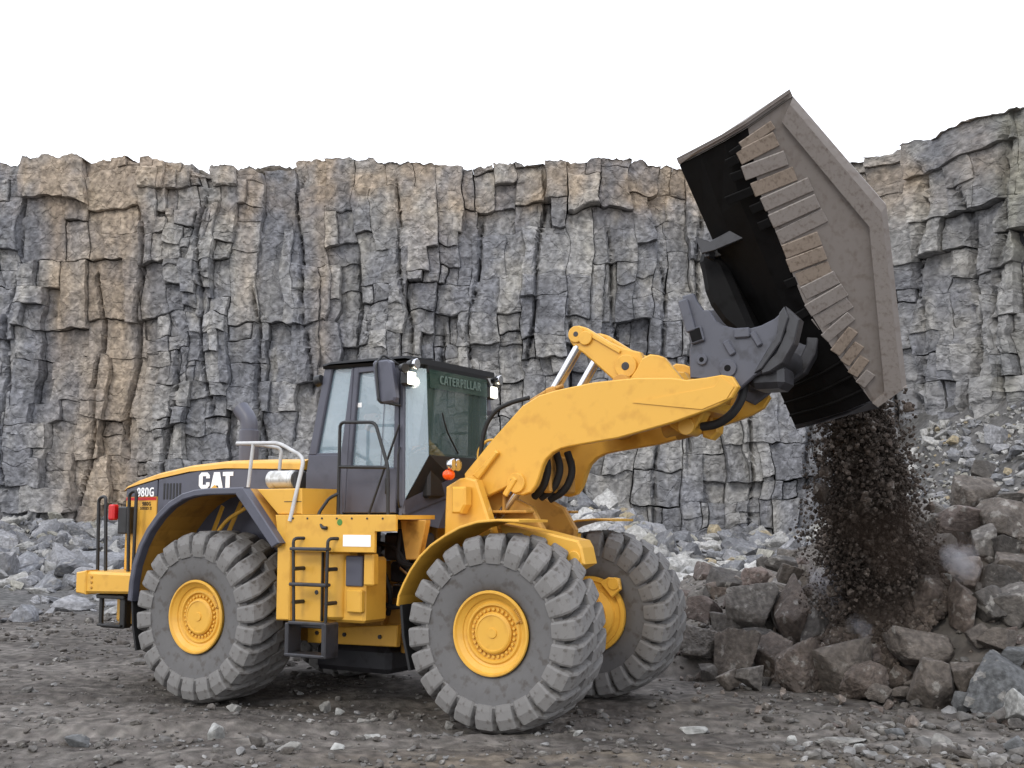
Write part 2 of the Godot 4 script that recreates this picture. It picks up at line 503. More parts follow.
func block_mesh(r: RandomNumberGenerator, B: Array) -> Mb:
	var mb := Mb.new()
	var w: float = B[1] - B[0]
	var t: float = B[3] - B[2]
	var res := 0.095 if B[0] > -26.0 and B[1] < 24.0 else 0.4
	var nx: int = max(2, int(w / res)) + 2
	var ny: int = max(2, int(t / res)) + 2
	var gap: float = r.randf_range(0.001, 0.006) if r.randf() < 0.65 else r.randf_range(0.006, 0.016)
	if r.randf() < 0.1: gap += 0.03
	var ch: float = r.randf_range(0.004, 0.018) if r.randf() < 0.6 else r.randf_range(0.018, 0.045)
	if r.randf() < 0.2: ch *= 2.0
	var tx: float = r.randf_range(-0.12, 0.12) * (0.3 + B[6])
	var ty: float = r.randf_range(-0.14, 0.07) * (0.3 + B[6])
	var rough: float = r.randf_range(0.5, 1.2)
	if r.randf() < 0.015 + 0.05 * B[6]: B[4] -= r.randf_range(0.15, 0.45)
	var xm: float = (B[0] + B[1]) / 2
	var hm: float = (B[2] + B[3]) / 2
	var flat: float = r.randf_range(0.72, 1.0)
	var dm := cliff_depth(xm, hm)
	var off := r.randf_range(0, 400)
	var P := []
	var C := []
	for j in ny + 1:
		var vj: float = 0.0 if j == 0 else 1.0 if j == ny else (lerp(ch / t * 0.8, 1.0 - ch / t * 0.8, (j - 1.0) / (ny - 2)))
		for i in nx + 1:
			var ui: float = 0.0 if i == 0 else 1.0 if i == nx else (lerp(ch / w * 0.8, 1.0 - ch / w * 0.8, (i - 1.0) / (nx - 2)))
			var x: float = B[0] + gap + (w - 2 * gap) * ui
			var h: float = B[2] + gap + (t - 2 * gap) * vj
			var q := warp(x, h)
			var edge := i == 0 or j == 0 or i == nx or j == ny
			# each block keeps a plane of its own, pulled towards the lie of the wall
			var d: float = lerp(cliff_depth(q.x, q.y), dm, flat) + B[4] + tx * (ui - 0.5) * w + ty * (vj - 0.5) * t
			d += rough * (0.06 * nz2.get_noise_2d(q.x * 1.1, q.y * 1.1) + 0.03 * nz3.get_noise_2d(q.x * 6.0, q.y * 6.0))
			d += (0.012 + 0.07 * B[6]) * chip.get_noise_2d(q.x * 1.25 + off, q.y * 1.7) + (0.01 + 0.025 * B[6]) * chip.get_noise_2d(q.x * 3.4, q.y * 3.8 + off)
			d += crack(q.x, q.y)
			if edge: d -= ch * (0.55 + 0.9 * abs(nz3.get_noise_2d(q.x * 3.0, q.y * 3.0)))
			var y: float = min(q.y, rim(q.x) + 0.08 * nz3.get_noise_2d(q.x * 1.1, 5.0) + 0.08 * nz3.get_noise_2d(q.x * 6.0, 5.0) + 0.08 * (B[5] - 0.55))
			P.append(cliff_point(q.x, y, d))
			C.append(rock_color(q.x, q.y, B[5]))
	var at := func(i, j): return j * (nx + 1) + i
	for j in ny:
		for i in nx:
			var a: int = at.call(i, j)
			var b: int = at.call(i + 1, j)
			var c: int = at.call(i + 1, j + 1)
			var d: int = at.call(i, j + 1)
			if (i + j) % 2 == 0:
				mb.tric(P[a], P[b], P[c], C[a], C[b], C[c])
				mb.tric(P[a], P[c], P[d], C[a], C[c], C[d])
			else:
				mb.tric(P[a], P[b], P[d], C[a], C[b], C[d])
				mb.tric(P[b], P[c], P[d], C[b], C[c], C[d])
	# sides going back into the wall
	var f := cliff_frame(xm)
	var back := Vector3(-f[1].x, 0, -f[1].y) * 1.1
	var ring := []
	for i in nx: ring.append(at.call(i, 0))
	for j in ny: ring.append(at.call(nx, j))
	for i in nx: ring.append(at.call(nx - i, ny))
	for j in ny: ring.append(at.call(0, ny - j))
	for k in ring.size():
		var a: int = ring[k]
		var b: int = ring[(k + 1) % ring.size()]
		mb.tric(P[b], P[a], P[a] + back, C[b], C[a], C[a])
		mb.tric(P[b], P[a] + back, P[b] + back, C[b], C[a], C[b])
	return mb

func build_cliff():
	cl_s = []
	for p in CLIFF: cl_s.append(p[0])
	var r := RandomNumberGenerator.new()
	r.seed = 4711
	var x := -44.0
	while x < 34.0:
		var w := r.randf_range(3.0, 7.0)
		split_wall(r, x, x + w, -0.6, 17.6, r.randf_range(-0.22, 0.22), 0)
		x += w
	var wall := group_node("quarry_face")
	tag(wall, "tall blasted rock face of grey and ochre blocks behind the loader", "", "", "structure")
	var keep := []
	for b in blocks:
		if b[2] > rim((b[0] + b[1]) / 2) - 0.15: continue
		var m := block_mesh(r, b)
		var seen: bool = b[0] > -21.0 and b[1] < 20.5 and b[3] > 1.5
		keep.append([(b[1] - b[0]) * (min(b[3], 16.3) - b[2]) if seen else 0.0, keep.size(), m])
	keep.sort_custom(func(p, q): return p[0] > q[0] or p[0] == q[0] and p[1] < q[1])
	var rest := Mb.new()
	for i in keep.size():
		if i < 300 and keep[i][0] > 0: piece("rock_block", keep[i][2].mesh(), M.rock, wall)
		else: rest.add(keep[i][2])
	tag(put("rock_blocks", rest, M.rock, wall), "", "", "", "stuff")
	# the mass of rock behind the joints, and the soil on its top
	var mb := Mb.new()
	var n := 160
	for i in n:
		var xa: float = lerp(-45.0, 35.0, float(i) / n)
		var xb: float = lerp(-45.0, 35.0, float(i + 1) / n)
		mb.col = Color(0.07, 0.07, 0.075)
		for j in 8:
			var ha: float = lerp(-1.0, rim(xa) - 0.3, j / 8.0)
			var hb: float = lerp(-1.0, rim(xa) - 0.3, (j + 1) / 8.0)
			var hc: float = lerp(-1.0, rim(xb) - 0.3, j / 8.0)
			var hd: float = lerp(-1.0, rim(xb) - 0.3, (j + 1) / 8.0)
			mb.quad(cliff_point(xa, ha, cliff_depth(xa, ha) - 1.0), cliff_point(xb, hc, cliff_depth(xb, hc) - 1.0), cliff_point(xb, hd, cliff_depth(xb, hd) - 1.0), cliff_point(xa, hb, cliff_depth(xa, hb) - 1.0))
	put("rock_mass", mb, M.rock, wall)
	var cap := Mb.new()
	n = 800
	var rows := []
	for i in n + 1:
		var xa: float = lerp(-45.0, 35.0, float(i) / n)
		var row := []
		for k in 9:
			var back: float = [-0.55, -0.45, -0.5, -0.7, -1.1, -1.8, -3.5, -9.0, -30.0][k]
			var up: float = [-0.5, -0.2, -0.08, 0.0, 0.04, 0.06, 0.03, -0.1, -0.6][k]
			var hh: float = rim(xa) + up + (0.0 if k == 0 else 0.2 * nz4.get_noise_2d(xa * 1.3, back * 2.0 + 10.0) + 0.1 * nz3.get_noise_2d(xa * 7.0, back * 6.0))
			row.append(cliff_point(xa, hh, cliff_depth(xa, rim(xa)) + back + 0.1 * nz3.get_noise_2d(xa * 5.0, k * 3.0)))
		rows.append(row)
	for i in n:
		for k in 8:
			var f := 1.0 + 0.5 * nz4.get_noise_2d(i * 0.4, k * 1.0)
			cap.col = Color(0.2 * f, 0.175 * f, 0.145 * f)
			cap.quad(rows[i][k], rows[i + 1][k], rows[i + 1][k + 1], rows[i][k + 1])
	put("top_soil", cap, M.earth, wall)

# height of the quarry floor with the heaps of spoil that lean on the wall
const TOE := [[-30.0, 1.9], [-20.0, 1.75], [-12.0, 1.6], [-4.0, 1.5], [0.5, 1.8], [2.6, 2.5], [4.2, 2.2], [5.2, 1.15], [11.0, 1.1], [13.5, 3.0], [15.3, 5.0], [17.5, 5.9], [20.0, 6.5], [30.0, 7.0]]
func wall_z(x: float) -> float:
	return lerp_list(CLIFF, x)
func floor_height(x: float, z: float) -> float:
	var zc := wall_z(x) + 0.8
	var start := -27.0 + 1.5 * nz2.get_noise_2d(x * 0.15, 5.0)
	if x > 1.0: start += 4.5 * smooth01(1.0, 4.0, x)
	if x > 12.0: start = min(start, zc + 15.0)
	var t: float = clamp((start - z) / (start - zc), 0.0, 1.15)
	var toe := lerp_list(TOE, x)
	var h: float = toe * (pow(t, 1.4) * 0.75 + smooth01(0, 1, t) * 0.25)
	if t > 0: h += (0.28 * nz4.get_noise_2d(x * 0.5, z * 0.5)) * smooth01(0.0, 0.3, t)
	# heap of boulders on the right
	h += pile_height(x, z)
	# worked ground: gentle waves, wheel ruts and churned mud
	h += 0.05 * nz2.get_noise_2d(x * 0.3, z * 0.3) + 0.022 * nz4.get_noise_2d(x * 1.3, z * 1.8) + 0.014 * nz3.get_noise_2d(x * 5.0, z * 5.0) + 0.008 * nz3.get_noise_2d(x * 11.0, z * 12.0)
	h -= 0.025
	var rut := z + 11.55 + 0.06 * x + 0.12 * sin(x * 0.5)
	h += -0.05 * exp(-pow(rut / 0.28, 2.0)) + 0.035 * exp(-pow((rut - 0.42) / 0.16, 2.0)) + 0.03 * exp(-pow((rut + 0.42) / 0.16, 2.0))
	if abs(rut) < 0.3: h += 0.014 * sin(x * 22.0 + abs(rut) * 16.0) * (0.5 + nz2.get_noise_2d(x * 0.7, 9.0))
	var rut3 := z + 12.75 - 0.1 * x
	if x < 2.5 and abs(rut3) < 0.34: h += -0.035 + 0.014 * sin(x * 22.0 - abs(rut3) * 15.0) * (0.6 + nz2.get_noise_2d(x * 0.6, 3.0))
	var rut2 := z + 10.2 - 0.03 * x
	h += 0.03 * exp(-pow(rut2 / 0.35, 2.0))
	return h
func pile_height(x: float, z: float) -> float:
	var d := -z
	if x < 1.6 or d < 11.0: return 0.0
	var base := lerp_list([[1.6, 15.4], [2.5, 14.9], [3.6, 14.5], [4.3, 13.9], [4.9, 12.9], [5.4, 12.2], [8.0, 11.2], [14.0, 11.0]], x)
	var top := lerp_list([[1.6, 0.0], [2.4, 0.35], [3.4, 0.9], [4.5, 0.95], [5.5, 1.4], [6.5, 1.95], [7.5, 2.1], [14.0, 2.2]], x)
	var h: float = clamp((d - base) * 0.62, 0.0, top)
	return h * smooth01(27.0, 22.0, d)

func ground_color(x: float, z: float) -> Color:
	var a := nz2.get_noise_2d(x * 0.25 + 5.0, z * 0.4)
	var b := nz4.get_noise_2d(x * 1.5, z * 2.2 + 33.0)
	var c := Color(0.135, 0.121, 0.109).lerp(Color(0.235, 0.214, 0.194), clamp(0.45 + a * 1.2 + b * 0.8, 0.0, 1.0))
	# dry tan clay in the nearest strip, wet churned mud by the heap
	c = c.lerp(Color(0.24, 0.2, 0.155), clamp(smooth01(-10.9, -10.0, z) * (0.55 + 1.1 * b) * smooth01(-2.5, -0.5, x), 0.0, 0.8))
	c = c.lerp(Color(0.1, 0.088, 0.078), clamp(exp(-pow((x - 3.2) / 1.8, 2.0) - pow((z + 13.4) / 0.9, 2.0)) * (0.7 + b), 0.0, 0.7))
	c = c.lerp(Color(0.2, 0.2, 0.2), 0.7 * smooth01(-23.0, -27.0, z))
	var f := 1.0 + 0.3 * nz3.get_noise_2d(x * 9.0, z * 9.0) + 0.25 * nz4.get_noise_2d(x * 3.0, z * 4.0)
	return Color(c.r * f, c.g * f, c.b * f)

func axis_lines(parts: Array) -> PackedFloat32Array:
	var o := PackedFloat32Array()
	for p in parts:
		var x: float = p[0]
		while x < p[1] - 1e-4:
			o.append(x)
			x += p[2]
	o.append(parts[-1][1])
	return o

func build_ground():
	var xs := axis_lines([[-90, -30, 6.0], [-30, -12, 0.5], [-12, -6, 0.14], [-6, 8, 0.075], [8, 14, 0.16], [14, 30, 0.5], [30, 90, 6.0]])
	var zs := axis_lines([[-60, -48, 2.0], [-48, -26, 0.4], [-26, -18, 0.2], [-18, -15, 0.11], [-15, -9, 0.065], [-9, -5, 0.16], [-5, 10, 0.8], [10, 90, 6.0]])
	var v := PackedVector3Array()
	var c := PackedColorArray()
	for z in zs:
		for x in xs:
			v.append(Vector3(x, floor_height(x, z), z))
			c.append(ground_color(x, z))
	var ix := PackedInt32Array()
	var w := xs.size()
	for j in zs.size() - 1:
		for i in w - 1:
			var a := j * w + i
			ix.append_array([a, a + 1, a + w + 1, a, a + w + 1, a + w])
	var st := SurfaceTool.new()
	var arr := []
	arr.resize(Mesh.ARRAY_MAX)
	arr[Mesh.ARRAY_VERTEX] = v
	arr[Mesh.ARRAY_COLOR] = c
	arr[Mesh.ARRAY_INDEX] = ix
	var am := ArrayMesh.new()
	am.add_surface_from_arrays(Mesh.PRIMITIVE_TRIANGLES, arr)
	st.create_from(am, 0)
	st.generate_normals()
	var o := put("ground", st.commit(), M.earth)
	tag(o, "churned grey brown quarry floor of mud and crushed stone", "", "", "structure")

# ------------------------------------------------------------------ stones
var dirs := PackedVector3Array()
var faces := []
func make_sphere(sub: int) -> Array:
	var t := (1.0 + sqrt(5.0)) / 2.0
	var p := []
	for q in [[-1, t, 0], [1, t, 0], [-1, -t, 0], [1, -t, 0], [0, -1, t], [0, 1, t], [0, -1, -t], [0, 1, -t], [t, 0, -1], [t, 0, 1], [-t, 0, -1], [-t, 0, 1]]:
		p.append(Vector3(q[0], q[1], q[2]).normalized())
	var f := [[0, 11, 5], [0, 5, 1], [0, 1, 7], [0, 7, 10], [0, 10, 11], [1, 5, 9], [5, 11, 4], [11, 10, 2], [10, 7, 6], [7, 1, 8], [3, 9, 4], [3, 4, 2], [3, 2, 6], [3, 6, 8], [3, 8, 9], [4, 9, 5], [2, 4, 11], [6, 2, 10], [8, 6, 7], [9, 8, 1]]
	for k in sub:
		var mid := {}
		var g := []
		for q in f:
			var e := []
			for i in 3:
				var a: int = q[i]
				var b: int = q[(i + 1) % 3]
				var key := Vector2i(min(a, b), max(a, b))
				if not mid.has(key):
					mid[key] = p.size()
					p.append(((p[a] + p[b]) / 2).normalized())
				e.append(mid[key])
			g.append([q[0], e[0], e[2]])
			g.append([q[1], e[1], e[0]])
			g.append([q[2], e[2], e[1]])
			g.append([e[0], e[1], e[2]])
		f = g
	return [p, f]
var ball := {}
func rock_shape(r: RandomNumberGenerator, sub: int, cuts: int, rough: float, soft := 0.03, boxy := 0.5) -> Mb:
	# a block with flat broken faces: the nearest of a set of planes in every direction
	if not ball.has(sub): ball[sub] = make_sphere(sub)
	var P: Array = ball[sub][0]
	var F: Array = ball[sub][1]
	var pl := []
	var tilt := Basis.from_euler(Vector3(r.randf_range(-0.4, 0.4), r.randf_range(0, TAU), r.randf_range(-0.4, 0.4)))
	for a in [Vector3.RIGHT, Vector3.LEFT, Vector3.UP, Vector3.DOWN, Vector3.FORWARD, Vector3.BACK]:
		var d: Vector3 = (tilt * (a + boxy * 0.5 * Vector3(r.randf_range(-1, 1), r.randf_range(-1, 1), r.randf_range(-1, 1)))).normalized()
		pl.append([d, r.randf_range(0.72, 0.95)])
	for i in cuts:
		var d := Vector3(r.randfn(), r.randfn(), r.randfn()).normalized()
		pl.append([d, r.randf_range(0.75, 1.02)])
	var Q := []
	var off := r.randf_range(0, 500)
	var mx := 0.0
	for d in P:
		var best := 9.0
		var second := 9.0
		for q in pl:
			var k: float = d.dot(q[0])
			if k > 0.05:
				var l: float = q[1] / k
				if l < best:
					second = best
					best = l
				elif l < second: second = l
		best -= soft * exp(-(second - best) / 0.06)
		best *= 1.0 + rough * nz4.get_noise_3d(d.x * 1.7 + off, d.y * 1.7, d.z * 1.7) + 0.35 * rough * nz3.get_noise_3d(d.x * 6.0 + off, d.y * 6.0, d.z * 6.0)
		Q.append(d * best)
		mx = max(mx, best)
	var lo := Vector3.ONE * 9
	var hi := -lo
	for q in Q:
		lo = lo.min(q)
		hi = hi.max(q)
	var mb := Mb.new()
	var sz := hi - lo
	for i in Q.size(): Q[i] = (Q[i] - (lo + hi) / 2) / sz   # fits the unit cube
	for f in F: mb.tri(Q[f[0]], Q[f[1]], Q[f[2]])
	return mb
# boulders of the heap: [x, y, z, width, height, tone, cuts, turn about the view axis, label]
const BOULDERS := [
	[2.44, 0.37, -15.27, 0.54, 0.57, "grey", 9, 0.5, "grey brown faceted boulder right beside the far front tyre"],
	[2.50, 0.07, -14.92, 0.24, 0.22, "grey", 6, 0.0, "small squarish stone at the foot of the faceted boulder by the tyre"],
	[2.85, 0.27, -14.86, 0.52, 0.74, "warm", 4, 0.12, "tall upright slab of grey rock standing at the front of the heap"],
	[2.59, 0.09, -14.2, 0.28, 0.26, "warm", 8, 0.3, "small cone shaped stone leaning on the upright slab"],
	[2.85, 0.11, -14.1, 0.34, 0.31, "grey", 8, 0.6, "low pointed stone on the mud between the upright slab and the big rounded boulder"],
	[3.30, 0.29, -14.84, 0.55, 0.58, "brown", 7, 0.9, "brown wedge with a pale broken top between slab and rounded boulder"],
	[3.47, 0.24, -14.15, 0.54, 0.71, "brown", 14, 0.1, "big rounded brown boulder with white scars standing alone in front of the heap"],
	[2.85, 0.58, -15.57, 0.42, 0.37, "grey", 6, 0.7, "pyramid shaped stone behind the upright slab"],
	[3.22, 0.79, -15.58, 0.68, 0.74, "grey", 5, 0.55, "large grey wedge with a horn pointing up in the middle of the heap"],
	[2.64, 0.77, -15.91, 0.54, 0.40, "red", 8, 0.2, "dark reddish rock behind the far front tyre"],
	[3.40, 1.14, -16.23, 0.38, 0.40, "pink", 10, 0.4, "pinkish rock on top of the heap against the pale rubble"],
	[3.09, 0.88, -15.98, 0.40, 0.32, "red", 6, 0.1, "flat reddish stone between the dark red rock and the pinkish one"],
	[3.74, 0.81, -15.26, 0.62, 0.93, "brown", 6, 0.05, "tall brown block to the left of the falling soil"],
	[3.88, 1.26, -16.17, 0.38, 0.28, "warm", 5, -0.2, "flat capstone lying on top of the tall brown block"],
	[3.81, 1.36, -16.40, 0.47, 0.26, "dark", 5, 0.1, "dark flat stone at the crest of the heap behind the capstone"],
	[4.35, 0.89, -14.97, 0.74, 0.64, "light", 13, 0.3, "large light brown boulder at the landing of the falling soil"],
	[3.90, 0.24, -13.95, 0.63, 0.75, "warm", 4, 0.6, "leaning pyramid of smooth grey rock right of the lone rounded boulder"],
	[4.41, 0.36, -14.11, 0.57, 0.34, "red", 9, 0.15, "reddish cap rock with white flecks resting above the leaning pyramid"],
	[4.05, 0.17, -13.45, 0.54, 0.43, "brown", 11, 0.2, "reddish brown boulder with one white scratch below the cap rock"],
	[4.12, 0.08, -13.2, 0.30, 0.21, "warm", 9, 0.0, "small round stone in front of the scratched boulder"],
	[4.49, 0.17, -13.70, 0.32, 0.30, "brown", 11, 0.0, "round brown stone tucked under the right end of the cap rock"],
	[4.40, 0.06, -13.3, 0.23, 0.15, "warm", 9, 0.0, "small flat stone right of the small round one at the mud edge"],
	[4.66, 0.84, -14.41, 0.56, 0.56, "brown", 10, 0.0, "brown boulder half buried in the falling soil"],
	[4.87, 0.54, -13.60, 0.82, 0.46, "warm", 5, -0.1, "broad anvil shaped brown slab below the falling soil"],
	[4.66, 0.22, -12.9, 0.50, 0.55, "warm", 6, 0.5, "slanting brown block that props up the anvil shaped slab"],
	[5.01, 0.26, -13.0, 0.35, 0.37, "warm", 6, 0.2, "squat brown block between the prop and the great slab at the right"],
	[5.19, 0.24, -12.6, 0.68, 0.68, "slate", 3, 0.65, "great tilted slab with a pale upper face near the right edge"],
	[5.16, 0.13, -11.95, 0.24, 0.36, "white", 8, 0.1, "white stone cut off by the right edge of the view"],
	[4.84, 0.09, -12.55, 0.27, 0.22, "slate", 4, 0.5, "dark blue grey wedge on the floor left of the great slab"],
	[5.31, 0.99, -13.65, 0.32, 0.63, "brown", 6, 0.05, "upright brown block at the right rim of the falling soil"],
	[5.35, 0.71, -13.32, 0.41, 0.27, "warm", 5, 0.3, "shelf like stone right above the anvil shaped slab"],
	[5.45, 0.66, -13.12, 0.45, 0.31, "warm", 5, 0.35, "split grey stone with a dark hollow under it above the great slab"],
	[5.79, 1.00, -13.41, 0.55, 0.57, "grey", 7, 0.5, "pale grey block at the right edge half way up the heap"],
	[5.54, 0.49, -12.82, 0.39, 0.28, "slate", 5, 0.2, "blue grey stone behind the great slab at the right edge"],
	[4.64, 0.15, -13.40, 0.30, 0.22, "warm", 7, 0.3, "stone in the dark hollow under the anvil shaped slab"],
	[4.55, 0.06, -13.0, 0.28, 0.18, "grey", 8, 0.0, "low grey stone left of the prop block"],
	[5.54, 0.99, -13.53, 0.46, 0.51, "dark", 4, 0.6, "dark smooth faced block right of the upright brown one"],
	[6.21, 2.33, -15.41, 0.55, 0.53, "warm", 5, 0.1, "cube shaped boulder at the crest of the heap right of the falling soil"],
	[5.87, 2.01, -15.10, 0.72, 0.36, "red", 5, -0.25, "reddish slab jutting out below the cube shaped boulder"],
	[6.36, 1.99, -14.78, 0.66, 0.58, "warm", 6, 0.2, "many sided grey boulder at the right edge below the crest"],
	[5.92, 1.72, -14.55, 0.35, 0.47, "grey", 5, 0.0, "dusty grey block below the reddish slab"],
	[6.11, 1.65, -14.44, 0.34, 0.34, "dark", 5, 0.2, "dark stone wedged under the many sided boulder"],
	[6.10, 1.45, -14.12, 0.48, 0.34, "warm", 6, 0.2, "flat brown stone at the right edge above the pale grey block"],
	[5.86, 1.27, -13.90, 0.47, 0.43, "dark", 5, 0.5, "dark block with a smooth slanting face left of the pale grey one"],
	[5.53, 1.35, -14.15, 0.46, 0.43, "light", 8, 0.2, "light stone in the dust puff right of the falling soil"],
	[5.45, 1.63, -14.64, 0.40, 0.40, "grey", 8, 0.4, "grey stone left of the dust puff beside the falling soil"],
	[5.36, 1.28, -14.1, 0.23, 0.20, "white", 8, 0.3, "pale chip of rock below the dust puff"],
	[6.65, 2.30, -15.39, 0.55, 0.14, "grey", 4, 0.0, "thin flat plank of rock on the crest at the right edge"],
	[5.47, 1.97, -15.21, 0.39, 0.36, "grey", 7, 0.3, "grey stone peeping out beside the falling soil level with the crest"],
	[6.54, 2.67, -15.93, 0.38, 0.32, "dark", 6, 0.3, "dark stone behind the cube shaped boulder on the crest"],
	[4.45, 0.56, -14.42, 0.61, 0.34, "brown", 8, 0.1, "brown stone in the shade between light boulder and cap rock"],
	[3.94, 0.63, -14.98, 0.48, 0.53, "dark", 7, 0.2, "dark boulder between the tall brown block and the light brown one"],
	[4.83, 1.03, -14.45, 0.59, 0.71, "brown", 9, 0.2, "brown rock in the middle of the landing soil"],
	[5.05, 1.04, -14.11, 0.55, 0.62, "brown", 9, 0.4, "brown rock at the right side of the landing soil"],
	[4.54, 1.40, -15.7, 0.56, 0.56, "brown", 9, 0.1, "rock behind the left side of the falling soil"],
	[4.80, 1.48, -15.26, 0.67, 0.67, "brown", 9, 0.5, "rock behind the middle of the falling soil"],
	[5.12, 1.50, -14.86, 0.66, 0.58, "brown", 9, 0.3, "rock behind the right side of the falling soil"],
	[3.60, 0.75, -15.50, 0.37, 0.60, "dark", 6, 0.1, "dark block between the horned wedge and the tall brown block"],
	[3.28, 0.40, -15.18, 0.54, 0.40, "dark", 7, 0.1, "dark stone under the horned wedge"],
]
const TONES := {"grey": [0.175, 0.159, 0.145], "warm": [0.165, 0.142, 0.124], "brown": [0.145, 0.117, 0.1], "red": [0.155, 0.124, 0.111], "pink": [0.24, 0.19, 0.17], "dark": [0.11, 0.1, 0.092], "light": [0.27, 0.225, 0.195], "white": [0.5, 0.5, 0.48], "slate": [0.17, 0.175, 0.18]}

func tint_rock(mb: Mb, tone: Array, off: float, size: Vector3, dusty_ := 0.25):
	# broken faces differ a little, with pale bruises and dust lying on what faces up
	for i in range(0, mb.v.size(), 3):
		var p := (mb.v[i] + mb.v[i + 1] + mb.v[i + 2]) / 3.0 * size
		var f := 1.0 + 0.4 * nz4.get_noise_3d(p.x * 1.6 + off, p.y * 1.6, p.z * 1.6) + 0.25 * nz3.get_noise_3d(p.x * 9.0 + off, p.y * 9.0, p.z * 9.0)
		var c := Color(tone[0] * f, tone[1] * f, tone[2] * f)
		var scar := nz4.get_noise_3d(p.x * 4.5 + off + 50.0, p.y * 4.5, p.z * 4.5)
		if scar > 0.3: c = c.lerp(Color(0.42, 0.4, 0.37), clamp((scar - 0.3) * 4.0, 0.0, 0.65))
		mb.c[i] = c
		mb.c[i + 1] = c
		mb.c[i + 2] = c

func build_boulders():
	var r := RandomNumberGenerator.new()
	r.seed = 99
	for b in BOULDERS:
		var mb := rock_shape(r, 4, b[6], 0.05 if b[6] < 9 else 0.1, 0.03 if b[6] < 9 else 0.07, 0.7)
		var size := Vector3(b[3] * 1.04, b[4] * 1.04, (b[3] + b[4]) * 0.5)
		tint_rock(mb, TONES[b[5]], r.randf_range(0, 300), size)
		var o := put("boulder", mb, M.boulder)
		o.transform = Transform3D(Basis(Vector3(0, 1, 0), r.randf_range(-0.25, 0.25)).scaled_local(size), Vector3(b[0], b[1], b[2] - 0.12 * size.z))
		tag(o, b[8], "boulder", "boulders in the dumped heap")
	# more of the heap behind the crest and beyond the right edge
	var proto := []
	for k in 6:
		var mb := rock_shape(r, 3, 8, 0.06)
		tint_rock(mb, TONES[["grey", "warm", "brown", "red", "dark", "light"][k]], k * 40.0, Vector3.ONE * 0.5)
		proto.append(mb.mesh())
	var n := 0
	while n < 70:
		var x := r.randf_range(2.2, 9.5)
		var z := r.randf_range(-22.0, -12.4)
		var h := pile_height(x, z)
		if h < 0.15: continue
		if x < 6.2 and z > -15.6 and -z < lerp_list([[1.6, 16.4], [6.5, 15.4]], x): continue
		n += 1
		var o := put("boulder", proto[n % 6], M.boulder)
		var s := r.randf_range(0.3, 0.65)
		o.transform = Transform3D(Basis.from_euler(Vector3(r.randf() * 6, r.randf() * 6, r.randf() * 6)).scaled_local(Vector3(s, s * r.randf_range(0.7, 1.0), s * r.randf_range(0.8, 1.2))), Vector3(x, h + 0.02, z))
		tag(o, "rough rock on the back of the dumped heap behind the boulders in front", "boulder", "rocks at the back of the heap")

	var holder := group_node("pile_fines")
	tag(holder, "small broken stone filling the gaps of the boulder heap", "gravel", "", "stuff")
	for k in 6:
		var xs := []
		while xs.size() < 170:
			var x := r.randf_range(1.8, 8.0)
			var z := r.randf_range(-17.5, -11.4)
			var h2 := pile_height(x, z)
			if h2 < 0.02 and r.randf() < 0.75: continue
			var s := 0.04 + 0.13 * pow(r.randf(), 2.5)
			xs.append(Transform3D(Basis.from_euler(Vector3(r.randf() * 6, r.randf() * 6, r.randf() * 6)).scaled_local(Vector3(s, s * 0.75, s)), Vector3(x, floor_height(x, z) + 0.25 * s, z)))
		var mm := MultiMesh.new()
		mm.transform_format = MultiMesh.TRANSFORM_3D
		mm.mesh = proto[k]
		mm.instance_count = xs.size()
		for i in xs.size(): mm.set_instance_transform(i, xs[i])
		var o := MultiMeshInstance3D.new()
		o.multimesh = mm
		o.material_override = M.boulder
		o.name = "broken_stone" if k == 0 else "broken_stone_%03d" % k
		holder.add_child(o, true)
		o.set_meta("kind", "stuff")

